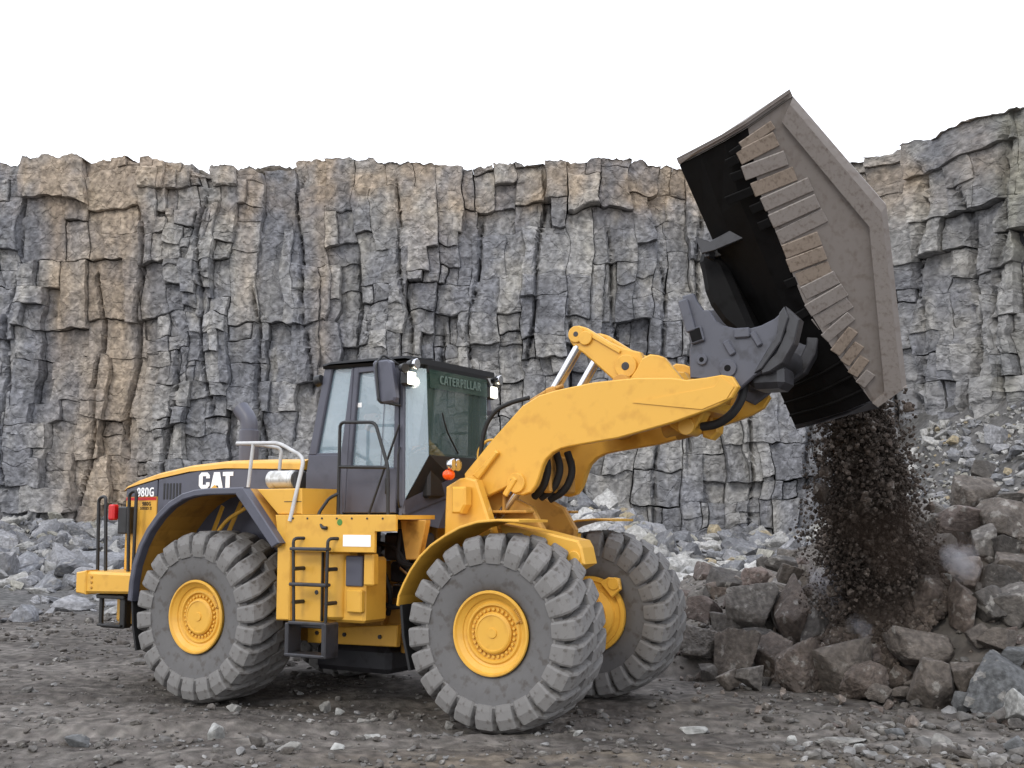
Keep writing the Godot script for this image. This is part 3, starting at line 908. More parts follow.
func build_rubble():
	var r := RandomNumberGenerator.new()
	r.seed = 321
	var tones := [[0.37, 0.37, 0.385], [0.31, 0.315, 0.335], [0.45, 0.445, 0.435], [0.52, 0.51, 0.485], [0.22, 0.222, 0.235], [0.46, 0.385, 0.26], [0.4, 0.385, 0.335], [0.58, 0.57, 0.55]]
	var forms := []
	for k in 16:
		var mb := rock_shape(r, 2, 3 + k % 4, 0.03, 0.0, 1.0)
		tint_rock(mb, tones[k % 8], k * 17.0, Vector3.ONE * 0.8)
		forms.append(mb.mesh())
	var spots := []
	for k in 11000:
		var x := r.randf_range(-24.0, 24.0)
		var z := r.randf_range(-47.0, -22.5)
		if z < wall_z(x) + 0.5: continue
		var t := floor_height(x, z) - pile_height(x, z)
		if t < 0.12 and r.randf() > 0.06: continue
		if x > 3.0 and z > -26.0 and x < 12.0 and t < 0.1: continue
		var s: float = 0.08 + 0.3 * pow(r.randf(), 3.5)
		if x > -1.0 and x < 12.0: s *= 1.2
		if r.randf() < 0.01: s = r.randf_range(0.45, 0.62)
		if x > 13.0: s *= 0.75
		var far: float = -z
		# what the loader and the boulders leave in view comes first
		var px := x / far
		var open := px < -0.335 or px > 0.075 and px < 0.265 or px > 0.36
		spots.append([s / far if open and abs(px) < 0.46 else 0.0, k, x, z, s, t])
	for k in 3800: # fine scree under the wall on the right
		var x := r.randf_range(11.5, 24.0)
		var z := r.randf_range(-46.0, -24.0)
		if z < wall_z(x) + 0.4: continue
		spots.append([0.0, 9000 + k, x, z, 0.05 + 0.12 * pow(r.randf(), 2.0), 1.0])
	spots.sort_custom(func(a, b): return a[0] > b[0] or a[0] == b[0] and a[1] < b[1])
	var mms := []
	for k in 16: mms.append([])
	for i in spots.size():
		var q: Array = spots[i]
		var s: float = q[4] * 2.0
		var bs := Basis.from_euler(Vector3(r.randf_range(-0.6, 0.6), r.randf_range(0, TAU), r.randf_range(-0.6, 0.6))).scaled_local(Vector3(s * r.randf_range(0.8, 1.5), s * r.randf_range(0.45, 0.9), s * r.randf_range(0.7, 1.2)))
		var xf := Transform3D(bs, Vector3(q[2], floor_height(q[2], q[3]) + 0.16 * s, q[3]))
		var k := r.randi() % 16
		if k % 8 in [5, 6] and r.randf() < 0.5: k = r.randi() % 16
		if q[2] < -8.0 and k % 8 in [3, 5, 7]: k = r.randi() % 5
		if i < 300:
			var o := put("rubble_rock", forms[k], M.stone)
			o.transform = xf
			var where := "left of the loader's tail" if q[2] < -8.0 else "in the heap behind the front tyre" if q[2] < 12.0 else "on the scree at the right"
			var row := " near its front edge" if q[3] > -30.0 else " half way back" if q[3] > -37.0 else " close under the wall"
			tag(o, ("big " if q[4] > 0.4 else "middling " if q[4] > 0.27 else "small ") + ["grey", "bluish", "light grey", "pale", "dark grey", "ochre", "tan", "whitish"][k % 8] + " angular rock " + where + row, "rock", "loose rocks " + where)
		else: mms[k].append(xf)
	var holder := group_node("rubble")
	tag(holder, "loose broken stone lying along the foot of the rock wall", "rubble", "", "stuff")
	for k in 16:
		var mm := MultiMesh.new()
		mm.transform_format = MultiMesh.TRANSFORM_3D
		mm.mesh = forms[k]
		mm.instance_count = mms[k].size()
		for i in mms[k].size(): mm.set_instance_transform(i, mms[k][i])
		var o := MultiMeshInstance3D.new()
		o.multimesh = mm
		o.material_override = M.stone
		o.name = "loose_stones" if k == 0 else "loose_stones_%03d" % k
		holder.add_child(o, true)
		o.set_meta("kind", "stuff")

# stones lying on the worked floor in front
const STONES := [
	[-2.25, -10.62, 0.3, 0.15, "grey", "flat grey stone cut off by the bottom edge left of the middle"],
	[-2.78, -11.1, 0.2, 0.2, "white", "white pointed stone on the floor below the rear tyre"],
	[-1.35, -11.35, 0.22, 0.06, "white", "flat whitish chip on the floor midway between the tyres"],
	[1.75, -11.35, 0.34, 0.08, "white", "long flat white stone on the mud right of the near front tyre"],
	[3.02, -10.98, 0.66, 0.09, "pale", "long pale stone like a plank lying on the mud in front of the heap"],
	[3.82, -10.5, 0.3, 0.17, "pale", "broad white grey block at the bottom right"],
	[4.12, -10.4, 0.16, 0.1, "white", "bright white chip right of the broad white block"],
	[4.42, -10.4, 0.26, 0.17, "slate", "rounded blue grey stone at the bottom right corner"],
	[3.62, -11.15, 0.24, 0.12, "slate", "flat blue grey stone above the broad white block"],
	[4.75, -10.2, 0.3, 0.1, "pale", "flat pale stone in the bottom right corner"],
	[3.05, -10.4, 0.16, 0.08, "white", "small white stone at the bottom below the plank like one"],
	[2.6, -11.0, 0.12, 0.1, "white", "small white stone left of the plank like one"],
	[0.62, -11.1, 0.12, 0.06, "white", "white chip in front of the near front tyre"],
	[-2.0, -12.6, 0.16, 0.14, "pale", "pale lump near the rear tyre's right side"],
	[-1.82, -12.45, 0.13, 0.09, "white", "white lump next to the pale one right of the rear tyre"],
	[-2.95, -12.5, 0.2, 0.09, "pale", "pale stone in front of the rear tyre"],
	[-3.2, -12.55, 0.13, 0.08, "grey", "grey stone under the left of the rear tyre"],
	[-0.62, -11.7, 0.14, 0.09, "pale", "pale stone left of the near front tyre"],
	[-0.42, -11.75, 0.1, 0.11, "white", "white stone touching the shadow of the near front tyre"],
	[-1.5, -12.0, 0.2, 0.06, "pale", "flat pale sliver on the floor under the ladder"],
	[-3.7, -11.6, 0.16, 0.06, "grey", "flat grey stone on the floor below the rear wheel at the left"],
	[-3.9, -10.6, 0.3, 0.14, "slate", "dark stone at the bottom left"],
	[-1.95, -10.35, 0.28, 0.1, "pale", "pale slab fragment at the bottom below the middle of the loader"],
	[-1.55, -10.5, 0.17, 0.08, "white", "white fragment at the bottom right of the pale slab"],
	[0.3, -11.9, 0.3, 0.05, "slate", "thin grey stone beside the near front tyre"],
]
func build_floor_stones():
	var r := RandomNumberGenerator.new()
	r.seed = 77
	var tones := {"pale": [0.33, 0.32, 0.3]}
	for s in STONES:
		var mb := rock_shape(r, 3, 6, 0.06, 0.03, 1.0)
		tint_rock(mb, tones.get(s[4], TONES.get(s[4], [0.3, 0.3, 0.3])), r.randf_range(0, 200), Vector3(s[2], s[3], s[2] * 0.6))
		var o := put("floor_stone", mb, M.stone)
		o.transform = Transform3D(Basis(Vector3.UP, r.randf_range(-0.4, 0.4)).scaled_local(0.8 * Vector3(s[2], s[3] * 1.25, max(s[2] * 0.55, s[3]))), Vector3(s[0], floor_height(s[0], s[1]) + s[3] * 0.3, s[1]))
		tag(o, s[5], "stone", "stones lying on the quarry floor")
	# crushed stone and crumbs of mud
	var holder := group_node("gravel")
	tag(holder, "crushed stone and crumbs of mud scattered over the quarry floor", "gravel", "", "stuff")
	var tn := [[0.2, 0.19, 0.179], [0.145, 0.13, 0.117], [0.3, 0.295, 0.29], [0.13, 0.116, 0.103], [0.18, 0.167, 0.154], [0.46, 0.45, 0.435]]
	var share := [1.0, 1.6, 0.5, 1.6, 1.2, 0.16]
	for k in 6:
		var mb := rock_shape(r, 1, 4, 0.08, 0.0, 1.0)
		tint_rock(mb, tn[k], k * 9.0, Vector3.ONE * 0.1)
		var xs := []
		while xs.size() < int(1500 * share[k]):
			var z: float = -lerp(9.0, 27.0, pow(r.randf(), 1.9))
			var x: float = r.randf_range(-0.52, 0.52) * -z
			var cl := nz2.get_noise_2d(x * 0.8 + 300.0, z * 1.1 + k * 13.0)
			if r.randf() > 0.08 + cl * 1.7 + (0.35 if z < -19.0 else 0.0) + (0.5 if x > 2.5 and z > -12.6 else 0.0): continue
			var s: float = 0.006 + 0.013 * r.randf() + 0.032 * pow(r.randf(), 7.0) + (0.04 * pow(r.randf(), 9.0) if cl > 0.2 else 0.0)
			if x > 2.8 and z > -12.3: s *= 1.6
			if z < -16.0: s *= 1.5
			var bs := Basis.from_euler(Vector3(r.randf_range(-0.4, 0.4), r.randf_range(0, TAU), r.randf_range(-0.4, 0.4))).scaled_local(Vector3(s * 2.4, s * 1.3, s * 1.9))
			xs.append(Transform3D(bs, Vector3(x, floor_height(x, z) + s * 0.3, z)))
		var mm := MultiMesh.new()
		mm.transform_format = MultiMesh.TRANSFORM_3D
		mm.mesh = mb.mesh()
		mm.instance_count = xs.size()
		for i in xs.size(): mm.set_instance_transform(i, xs[i])
		var o := MultiMeshInstance3D.new()
		o.multimesh = mm
		o.material_override = M.stone
		o.name = "crushed_stone" if k == 0 else "crushed_stone_%03d" % k
		holder.add_child(o, true)
		o.set_meta("kind", "stuff")
# ------------------------------------------------------------------ the wheel loader
# x runs forward from the rear axle, y up, z to the side that faces the camera
const LOADER_AT := Vector3(-2.7431, 0, -14.3908)
const LOADER_TURN := -0.5313
var fr := Transform3D(Basis(Vector3.UP, 0.0606), Vector3(1.85, 0, 0)) * Transform3D(Basis.IDENTITY, Vector3(-1.85, 0, 0))  # the front half is steered a little

func V(a) -> Vector3: return Vector3(a[0], a[1], a[2])
func rounded(pts: Array, rad := 0.06, n := 4) -> Array:
	# softens the corners of a path of points
	var o := [pts[0]]
	for i in range(1, pts.size() - 1):
		var p: Vector3 = pts[i]
		var a: Vector3 = pts[i - 1] - p
		var b: Vector3 = pts[i + 1] - p
		var r: float = min(rad, min(a.length(), b.length()) * 0.45)
		var s := p + a.normalized() * r
		var e := p + b.normalized() * r
		for k in n + 1:
			var t := float(k) / n
			o.append(s.lerp(p, t).lerp(p.lerp(e, t), t))
	o.append(pts[-1])
	return o
func front(o: Node3D) -> Node3D:
	o.transform = fr * o.transform
	return o
func text_mesh(s: String, height: float, depth := 0.004, weight := 700, embolden := 0.0) -> TextMesh:
	var f := SystemFont.new()
	f.font_names = PackedStringArray(["Droid Sans"])
	f.font_weight = weight
	var t := TextMesh.new()
	t.text = s
	if embolden > 0:
		var fv := FontVariation.new()
		fv.base_font = f
		fv.variation_embolden = embolden
		t.font = fv
	else: t.font = f
	t.font_size = 64
	t.pixel_size = height / 47.0
	t.depth = depth
	t.curve_step = 1.0
	return t

func lug_mesh() -> ArrayMesh:
	# one bar of the tread: from the side wall over the shoulder, slanting to the middle
	var mb := Mb.new()
	var st := [[0.364, 0.665, 0.0, 0.008, 0.078, 0.0], [0.366, 0.72, 0.0, 0.018, 0.084, 0.12], [0.357, 0.79, 0.0, 0.036, 0.09, 0.4], [0.33, 0.848, 0.008, 0.055, 0.094, 0.9], [0.26, 0.872, 0.035, 0.062, 0.094, 1.4], [0.16, 0.878, 0.085, 0.062, 0.09, 1.571], [0.06, 0.88, 0.135, 0.06, 0.084, 1.571], [-0.035, 0.88, 0.165, 0.058, 0.078, 1.571]]
	var rings := []
	for s in st:
		var th: float = s[2]
		var nrm := Vector2(cos(s[5]), sin(s[5]))  # (z, r)
		var tang := Vector3(-sin(th), cos(th), 0)
		var rad := Vector3(cos(th), sin(th), 0)
		var base: Vector3 = rad * s[1] + Vector3(0, 0, s[0]) - (Vector3(0, 0, nrm.x) + rad * nrm.y) * 0.06
		var top: Vector3 = rad * s[1] + Vector3(0, 0, s[0]) + (Vector3(0, 0, nrm.x) + rad * nrm.y) * s[3]
		var w: float = s[4]
		rings.append([base - tang * w * 1.2, top - tang * w, top - tang * (w - 0.02) + (Vector3(0, 0, nrm.x) + rad * nrm.y) * 0.012, top + tang * (w - 0.02) + (Vector3(0, 0, nrm.x) + rad * nrm.y) * 0.012, top + tang * w, base + tang * w * 1.2])
	for i in rings.size() - 1:
		for k in 5:
			mb.quad(rings[i][k], rings[i][k + 1], rings[i + 1][k + 1], rings[i + 1][k])
	for e in [0, rings.size() - 1]:
		var q: Array = rings[e]
		for k in range(1, 5):
			if e == 0: mb.tri(q[0], q[k + 1], q[k])
			else: mb.tri(q[0], q[k], q[k + 1])
	return mb.mesh()

func build_wheel(L: Node3D, x: float, z: float, in_front: bool, first: Dictionary):
	var w := Node3D.new()
	w.name = "wheel" if not first.has("n") else "wheel_%03d" % first.n
	first.n = first.get("n", 0) + 1
	L.add_child(w, true)
	w.position = Vector3(x, 0.935, z)
	w.rotation.y = 0.0 if z > 0 else PI
	if in_front: front(w)
	if not first.has("tyre"):
		var t := Mb.new()
		t.lathe([[0.42, -0.30], [0.44, -0.335], [0.56, -0.36], [0.68, -0.368], [0.74, -0.362], [0.78, -0.34]], Vector3.ZERO, Vector3(0, 0, 1), 72, true)
		t.lathe([[0.78, 0.34], [0.74, 0.362], [0.70, 0.37], [0.685, 0.366], [0.62, 0.366], [0.56, 0.36], [0.50, 0.35], [0.44, 0.335], [0.40, 0.30]], Vector3.ZERO, Vector3(0, 0, 1), 72, true)
		var tb := Mb.new()
		tb.lathe([[0.77, -0.345], [0.81, -0.325], [0.84, -0.28], [0.852, -0.15], [0.855, 0.0], [0.852, 0.15], [0.84, 0.28], [0.81, 0.325], [0.77, 0.345]], Vector3.ZERO, Vector3(0, 0, 1), 72, true)
		first.base = tb.mesh()
		first.tyre = t.mesh()
		var ring := Mb.new()
		ring.lathe([[0.675, 0.362], [0.685, 0.376], [0.70, 0.376], [0.71, 0.364]], Vector3.ZERO, Vector3(0, 0, 1), 64)
		first.ring = ring.mesh()
		var r := Mb.new()
		r.lathe([[0.36, -0.34], [0.425, -0.345], [0.43, -0.31], [0.40, -0.29], [0.36, -0.2], [0.36, 0.1], [0.385, 0.27], [0.395, 0.32], [0.41, 0.345], [0.402, 0.36], [0.385, 0.36], [0.372, 0.335], [0.33, 0.30], [0.325, 0.285], [0.30, 0.275], [0.285, 0.29], [0.265, 0.29], [0.25, 0.262], [0.20, 0.255], [0.19, 0.2], [0.0, 0.2]], Vector3.ZERO, Vector3(0, 0, 1), 56)
		first.rim = r.mesh()
		var h := Mb.new()
		h.lathe([[0.205, 0.2], [0.2, 0.29], [0.185, 0.305], [0.17, 0.308], [0.165, 0.3], [0.05, 0.3], [0.045, 0.312], [0.0, 0.312]], Vector3.ZERO, Vector3(0, 0, 1), 40)
		first.hub = h.mesh()
		var b := Mb.new()
		for k in 28:
			var a := TAU * k / 28
			b.cyl(Vector3(cos(a) * 0.226, sin(a) * 0.226, 0.25), Vector3(cos(a) * 0.226, sin(a) * 0.226, 0.285), 0.016, -1, 6, 0.003)
		first.bolts = b.mesh()
		var f := Mb.new()
		f.lathe([[0.0, -0.42], [0.2, -0.42], [0.3, -0.40], [0.31, -0.36], [0.37, -0.36], [0.385, -0.38], [0.43, -0.38], [0.435, -0.345], [0.3, -0.3]], Vector3.ZERO, Vector3(0, 0, 1), 48)
		first.flange = f.mesh()
		first.lug = lug_mesh()
		var lever := Mb.new()
		lever.prism([[-0.31, 0.2], [-0.42, 0.3], [-0.4, 0.42], [-0.27, 0.43], [-0.16, 0.37]], -0.46, -0.40, 0.012)
		lever.cyl(Vector3(-0.335, 0.36, -0.475), Vector3(-0.335, 0.36, -0.39), 0.07, -1, 16)
		first.ear = lever.mesh()
		var sp := Mb.new()
		for k in 9:
			var a := 0.35 + k * 0.05
			sp.box(Vector3(cos(a) * 0.345, sin(a) * 0.345, 0.315), Vector3(0.03, 0.02, 0.03), 0.006, Basis(Vector3(0, 0, 1), a))
		sp.tube([Vector3(0.25, 0.1, 0.285), Vector3(0.31, 0.14, 0.3), Vector3(0.34, 0.16, 0.31)], 0.012, 6)
		first.valve = sp.mesh()
	piece("tyre", first.tyre, M.tyre, w)
	piece("tread_base", first.base, M.tread_base, w)
	piece("sidewall_ring", first.ring, M.tread, w)
	piece("rim", first.rim, M.yellow, w)
	piece("hub", first.hub, M.yellow, w)
	piece("wheel_bolts", first.bolts, M.yellow, w).set_meta("kind", "stuff")
	piece("axle_flange", first.flange, M.yellow, w)
	piece("valve_guard", first.valve, M.yellow_dull, w)
	if in_front: piece("caliper_lug", first.ear, M.yellow, w)
	for k in 22:
		var a := TAU * k / 22 + 0.08
		piece("tread_lug", first.lug, M.tread, w, Transform3D(Basis(Vector3(0, 0, 1), a), Vector3.ZERO))
		piece("tread_lug", first.lug, M.tread, w, Transform3D(Basis(Vector3(0, 0, 1), a + TAU / 44) * Basis(Vector3(1, 0, 0), PI), Vector3.ZERO))

func both(called: String, f: Callable, mat: Material, L: Node, in_front := false):
	# the same part on the near and on the far side
	for s in [1.0, -1.0]:
		var mb := Mb.new()
		f.call(mb, s)
		var o := put(called, mb, mat, L)
		if in_front: front(o)
func zprism(mb: Mb, poly: Array, z0: float, z1: float, s: float, bev := 0.01):
	if s > 0: mb.prism(poly, z0, z1, bev)
	else: mb.prism(poly, -z1, -z0, bev)
func one(called: String, mat: Material, L: Node, f: Callable, in_front := false) -> MeshInstance3D:
	var mb := Mb.new()
	f.call(mb)
	var o := put(called, mb, mat, L)
	if in_front: front(o)
	return o

func build_loader():
	var L := group_node("wheel_loader")
	L.position = LOADER_AT
	L.rotation.y = LOADER_TURN
	tag(L, "yellow articulated wheel loader tipping its raised rock bucket sideways", "wheel loader")
	var w := {}
	for s in [1.0, -1.0]:
		build_wheel(L, 0.0, 1.22 * s, false, w)
		build_wheel(L, 3.7, 1.22 * s, true, w)
	rear_body(L)
	cab(L)
	front_body(L)
	boom(L)
	bucket(L)

func rear_body(L: Node3D):
	# --- frame and axle
	one("rear_frame", M.yellow_dull, L, func(m):
		m.prism([[-1.9, 0.85], [-1.0, 0.62], [1.1, 0.6], [1.75, 0.7], [1.75, 1.3], [-1.9, 1.35]], -0.44, 0.44, 0.02))
	both("frame_rail", func(m, s): zprism(m, [[0.75, 0.6], [2.02, 0.62], [2.04, 0.86], [1.75, 0.84], [1.2, 0.8], [0.75, 0.82]], 0.46, 0.54, s), M.yellow, L)
	one("rear_axle", M.yellow_dull, L, func(m):
		m.cyl(Vector3(0, 0.935, -0.9), Vector3(0, 0.935, 0.9), 0.2)
		m.lathe([[0.0, -0.42], [0.22, -0.36], [0.38, -0.2], [0.42, 0.0], [0.38, 0.2], [0.22, 0.36], [0.0, 0.42]], Vector3(0, 0.935, 0), Vector3(0, 0, 1), 28, true))
	one("drive_shaft", M.dark_steel, L, func(m): m.cyl(Vector3(0.3, 0.72, 0), Vector3(3.2, 0.75, 0), 0.09))
	one("transmission", M.dark_steel, L, func(m):
		m.box(Vector3(1.25, 1.05, 0), Vector3(0.9, 0.75, 0.7), 0.05)
		m.box(Vector3(1.2, 0.42, 0), Vector3(1.1, 0.3, 0.6), 0.06))
	# --- engine bay
	one("engine_bay", M.yellow_dull, L, func(m):
		m.prism([[-2.0, 1.3], [0.78, 1.3], [0.78, 2.4], [-2.0, 2.3]], -0.71, 0.71, 0.02))
	both("wheel_arch_rib", func(m, s): m.box(Vector3(-0.62, 1.75, 0.74 * s), Vector3(0.07, 0.95, 0.06), 0.01, Basis(Vector3(0, 0, 1), -0.45)), M.yellow, L)
	both("wheel_arch_rib", func(m, s): m.box(Vector3(-0.32, 1.85, 0.74 * s), Vector3(0.07, 0.85, 0.06), 0.01, Basis(Vector3(0, 0, 1), -0.5)), M.yellow, L)
	both("brake_pipe", func(m, s): m.tube(rounded([Vector3(-0.42, 1.62, 0.98 * s), Vector3(-0.2, 1.98, 0.98 * s), Vector3(0.25, 2.2, 0.95 * s)], 0.2, 6), 0.025), M.yellow, L)
	both("hood_side", func(m, s): zprism(m, [[-1.56, 1.45], [0.82, 1.45], [0.82, 2.583], [-0.17, 2.62], [-0.83, 2.608], [-1.53, 2.512]], 0.725, 0.762, s), M.charcoal, L)
	both("louver", func(m, s):
		for k in 6: m.box(Vector3(-1.42 + k * 0.055, 2.36, 0.764 * s), Vector3(0.03, 0.2, 0.012), 0.004), M.black, L)
	one("hood", M.yellow, L, func(m):
		var st := [[-2.14, 2.375, 2.385], [-2.08, 2.41, 2.445], [-1.9, 2.448, 2.525], [-1.55, 2.518, 2.612], [-1.0, 2.598, 2.695], [-0.4, 2.628, 2.735], [0.2, 2.612, 2.735], [0.83, 2.588, 2.724]]
		var rings := []
		for q in st:
			var ring := []
			for k in 15:
				var a := PI * k / 14.0
				var cz := cos(a)
				var sy := sin(a)
				ring.append(Vector3(q[0], q[1] + (q[2] - q[1]) * pow(sy, 0.45), 0.772 * sign(cz) * pow(abs(cz), 0.4)))
			rings.append(ring)
		for i in rings.size() - 1:
			for k in 14: m.quad(rings[i][k], rings[i][k + 1], rings[i + 1][k + 1], rings[i + 1][k])
			m.quad(rings[i][14], rings[i][0], rings[i + 1][0], rings[i + 1][14])
		for e in [0, rings.size() - 1]:
			for k in range(1, 14):
				if e == 0: m.tri(rings[e][0], rings[e][k + 1], rings[e][k])
				else: m.tri(rings[e][0], rings[e][k], rings[e][k + 1]))
	both("rear_corner", func(m, s): zprism(m, [[-2.1, 1.37], [-1.57, 1.37], [-1.545, 2.295], [-2.1, 2.295]], 0.70, 0.768, s), M.yellow, L)
	both("name_plate", func(m, s): zprism(m, [[-2.1, 2.297], [-1.545, 2.297], [-1.545, 2.505], [-1.9, 2.435], [-2.1, 2.39]], 0.70, 0.764, s, 0.004), M.charcoal, L)
	both("red_stripe", func(m, s): m.box(Vector3(-1.82, 2.27, 0.769 * s), Vector3(0.54, 0.04, 0.004), 0.0), M.red, L)
	one("rear_grille", M.black, L, func(m):
		m.box(Vector3(-2.06, 1.85, 0), Vector3(0.06, 0.95, 1.38), 0.01)
		for k in 12: m.box(Vector3(-2.1, 1.45 + k * 0.072, 0), Vector3(0.03, 0.02, 1.3), 0.004))
	var lt := piece("model_number", text_mesh("980G", 0.115, 0.006), M.letter_white, L, Transform3D(Basis.IDENTITY, Vector3(-1.75, 2.35, 0.766)))
	lt.scale.x = 0.85
	piece("model_lettering", text_mesh("980G", 0.05, 0.003), M.letter_dark, L, Transform3D(Basis.IDENTITY, Vector3(-1.72, 2.205, 0.77)))
	piece("model_lettering", text_mesh("SERIES II", 0.036, 0.003), M.letter_dark, L, Transform3D(Basis.IDENTITY, Vector3(-1.73, 2.15, 0.77)))
	# heavy squarish capitals
	var caps := [[[0.0, 0.04], [0.04, 0.0], [0.135, 0.0], [0.175, 0.04], [0.175, 0.085], [0.118, 0.085], [0.118, 0.052], [0.062, 0.052], [0.062, 0.168], [0.118, 0.168], [0.118, 0.138], [0.175, 0.138], [0.175, 0.18], [0.135, 0.22], [0.04, 0.22], [0.0, 0.18]],
		[[0.19, 0.0], [0.253, 0.0], [0.26, 0.04], [0.315, 0.04], [0.322, 0.0], [0.388, 0.0], [0.335, 0.22], [0.243, 0.22]],
		[[0.385, 0.165], [0.43, 0.165], [0.43, 0.0], [0.497, 0.0], [0.497, 0.165], [0.55, 0.165], [0.55, 0.22], [0.385, 0.22]]]
	for c in caps:
		one("letter", M.letter_white, L, func(m): m.prism(c.map(func(q): return [q[0] * 1.03 - 0.82, q[1] * 0.9 + 2.385]), 0.765, 0.772, 0.001))
	one("emblem_triangle", M.yellow, L, func(m): m.prism([[-0.63, 2.375], [-0.47, 2.375], [-0.55, 2.43]], 0.774, 0.778, 0.001))
	# --- counterweight and tail
	one("counterweight", M.yellow, L, func(m):
		m.prism([[-2.46, 1.13], [-2.4, 1.09], [-1.25, 1.12], [-1.25, 1.36], [-2.4, 1.365], [-2.46, 1.33]], -1.17, 1.17, 0.03)
		m.prism([[-2.3, 0.72], [-1.7, 0.62], [-1.3, 0.75], [-1.3, 1.1], [-2.3, 1.1]], -0.7, 0.7, 0.03))
	one("bumper_bolts", M.yellow_dull, L, func(m):
		for y in [1.17, 1.235, 1.3]: m.cyl(Vector3(-2.2, y, 1.16), Vector3(-2.2, y, 1.185), 0.018, -1, 6, 0.003)).set_meta("kind", "stuff")
	both("bumper_cap", func(m, s): zprism(m, [[-2.475, 1.1], [-2.29, 1.08], [-2.29, 1.38], [-2.475, 1.35]], 1.0, 1.19, s, 0.015), M.yellow, L)
	both("tail_step", func(m, s):
		m.tube(rounded([Vector3(-2.18, 1.09, 1.02 * s), Vector3(-2.18, 0.7, 1.02 * s), Vector3(-1.75, 0.7, 1.02 * s), Vector3(-1.75, 1.09, 1.02 * s)], 0.04), 0.03)
		m.box(Vector3(-1.96, 0.71, 1.0 * s), Vector3(0.42, 0.03, 0.2), 0.008)
		m.box(Vector3(-1.95, 1.06, 1.0 * s), Vector3(0.5, 0.05, 0.2), 0.01)
		m.box(Vector3(-1.77, 0.88, 1.0 * s), Vector3(0.09, 0.4, 0.12), 0.01), M.black, L)
	both("tow_post", func(m, s): m.box(Vector3(-1.93, 0.9, 0.82 * s), Vector3(0.24, 0.4, 0.1), 0.02), M.yellow, L)
	both("tail_rail", func(m, s):
		m.tube(rounded([Vector3(-2.4, 1.36, 0.92 * s), Vector3(-2.43, 2.28, 0.92 * s), Vector3(-2.3, 2.31, 0.92 * s), Vector3(-2.25, 1.36, 0.92 * s)], 0.07), 0.022), M.black, L)
	both("tail_rail", func(m, s):
		m.tube(rounded([Vector3(-1.84, 1.36, 0.92 * s), Vector3(-1.87, 2.34, 0.92 * s), Vector3(-1.74, 2.38, 0.92 * s), Vector3(-1.75, 1.36, 0.92 * s)], 0.07), 0.022), M.black, L)
	both("tail_box", func(m, s): m.box(Vector3(-2.0, 2.0, 0.84 * s), Vector3(0.17, 0.34, 0.14), 0.015), M.black, L)
	both("tail_lamp", func(m, s):
		m.box(Vector3(-2.17, 2.1, 0.9 * s), Vector3(0.11, 0.2, 0.1), 0.02), M.red_lens, L)
	# --- mudguards
	both("rear_mudguard", func(m, s):
		m.band([[-1.112, 1.077], [-1.1, 1.28], [-1.06, 1.48], [-0.962, 1.717], [-0.84, 1.9], [-0.681, 2.066], [-0.5, 2.2], [-0.288, 2.295], [-0.1, 2.335], [0.103, 2.352], [0.645, 2.357], [1.185, 1.762]], 0.03, 0.77 if s > 0 else -1.47, 1.47 if s > 0 else -0.77), M.yellow_dull, L)
	both("mudguard_lip", func(m, s):
		m.band([[-1.125, 1.07], [-1.112, 1.28], [-1.072, 1.485], [-0.972, 1.725], [-0.85, 1.91], [-0.688, 2.078], [-0.505, 2.213], [-0.29, 2.31], [-0.1, 2.35], [0.103, 2.366], [0.66, 2.371]], 0.075, 1.43 if s > 0 else -1.55, 1.55 if s > 0 else -1.43, 0.012)
		zprism(m, [[0.648, 2.372], [0.53, 2.302], [1.085, 1.715], [1.2, 1.768]], 1.432, 1.552, s, 0.012), M.charcoal, L)
	both("mud_flap", func(m, s):
		m.band([[-1.02, 0.5], [-1.09, 0.8], [-1.115, 1.085]], 0.03, 0.85 if s > 0 else -1.5, 1.5 if s > 0 else -0.85), M.rubber, L)
	# --- step box, platform and ladder
	both("step_box", func(m, s):
		zprism(m, [[1.075, 0.94], [1.27, 0.945], [1.27, 2.0], [1.075, 1.72]], 0.78, 1.452, s, 0.015)
		zprism(m, [[1.27, 0.945], [1.66, 0.94], [1.66, 2.0], [1.27, 2.0]], 0.78, 1.40, s, 0.012), M.yellow, L)
	both("tank", func(m, s):
		m.cyl(Vector3(1.77, 0.97, 1.26 * s), Vector3(1.77, 1.68, 1.26 * s), 0.13, -1, 24, 0.03)
		m.box(Vector3(1.95, 1.28, 1.1 * s), Vector3(0.42, 0.68, 0.4), 0.03), M.yellow, L)
	both("vent", func(m, s): m.box(Vector3(2.03, 1.48, 1.3 * s), Vector3(0.22, 0.32, 0.05), 0.01), M.charcoal, L)
	both("latch_box", func(m, s): m.box(Vector3(2.06, 1.17, 1.32 * s), Vector3(0.2, 0.24, 0.08), 0.015), M.yellow, L)
	both("pipe_box", func(m, s): m.box(Vector3(2.24, 1.5, 1.3 * s), Vector3(0.13, 0.33, 0.1), 0.015), M.yellow, L)
	both("platform", func(m, s):
		zprism(m, [[1.03, 2.07], [0.715, 2.35], [1.36, 2.354], [1.37, 2.072]], 0.78, 1.40, s, 0.012)
		zprism(m, [[1.04, 2.066], [1.2, 2.066], [1.2, 1.76], [1.1, 1.73]], 0.78, 1.45, s, 0.005)
		zprism(m, [[1.2, 2.068], [2.66, 2.068], [2.66, 1.9], [2.395, 1.895], [2.395, 1.68], [1.2, 1.675]], 1.41, 1.455, s, 0.006)
		zprism(m, [[1.2, 2.064], [2.66, 2.064], [2.66, 2.02], [1.2, 2.02]], 0.74, 1.408, s, 0.004), M.yellow, L)
	both("platform_bracket", func(m, s): zprism(m, [[2.42, 2.015], [2.75, 2.015], [2.75, 1.98], [2.66, 1.6], [2.5, 1.6]], 0.95, 1.05, s), M.yellow_dull, L)
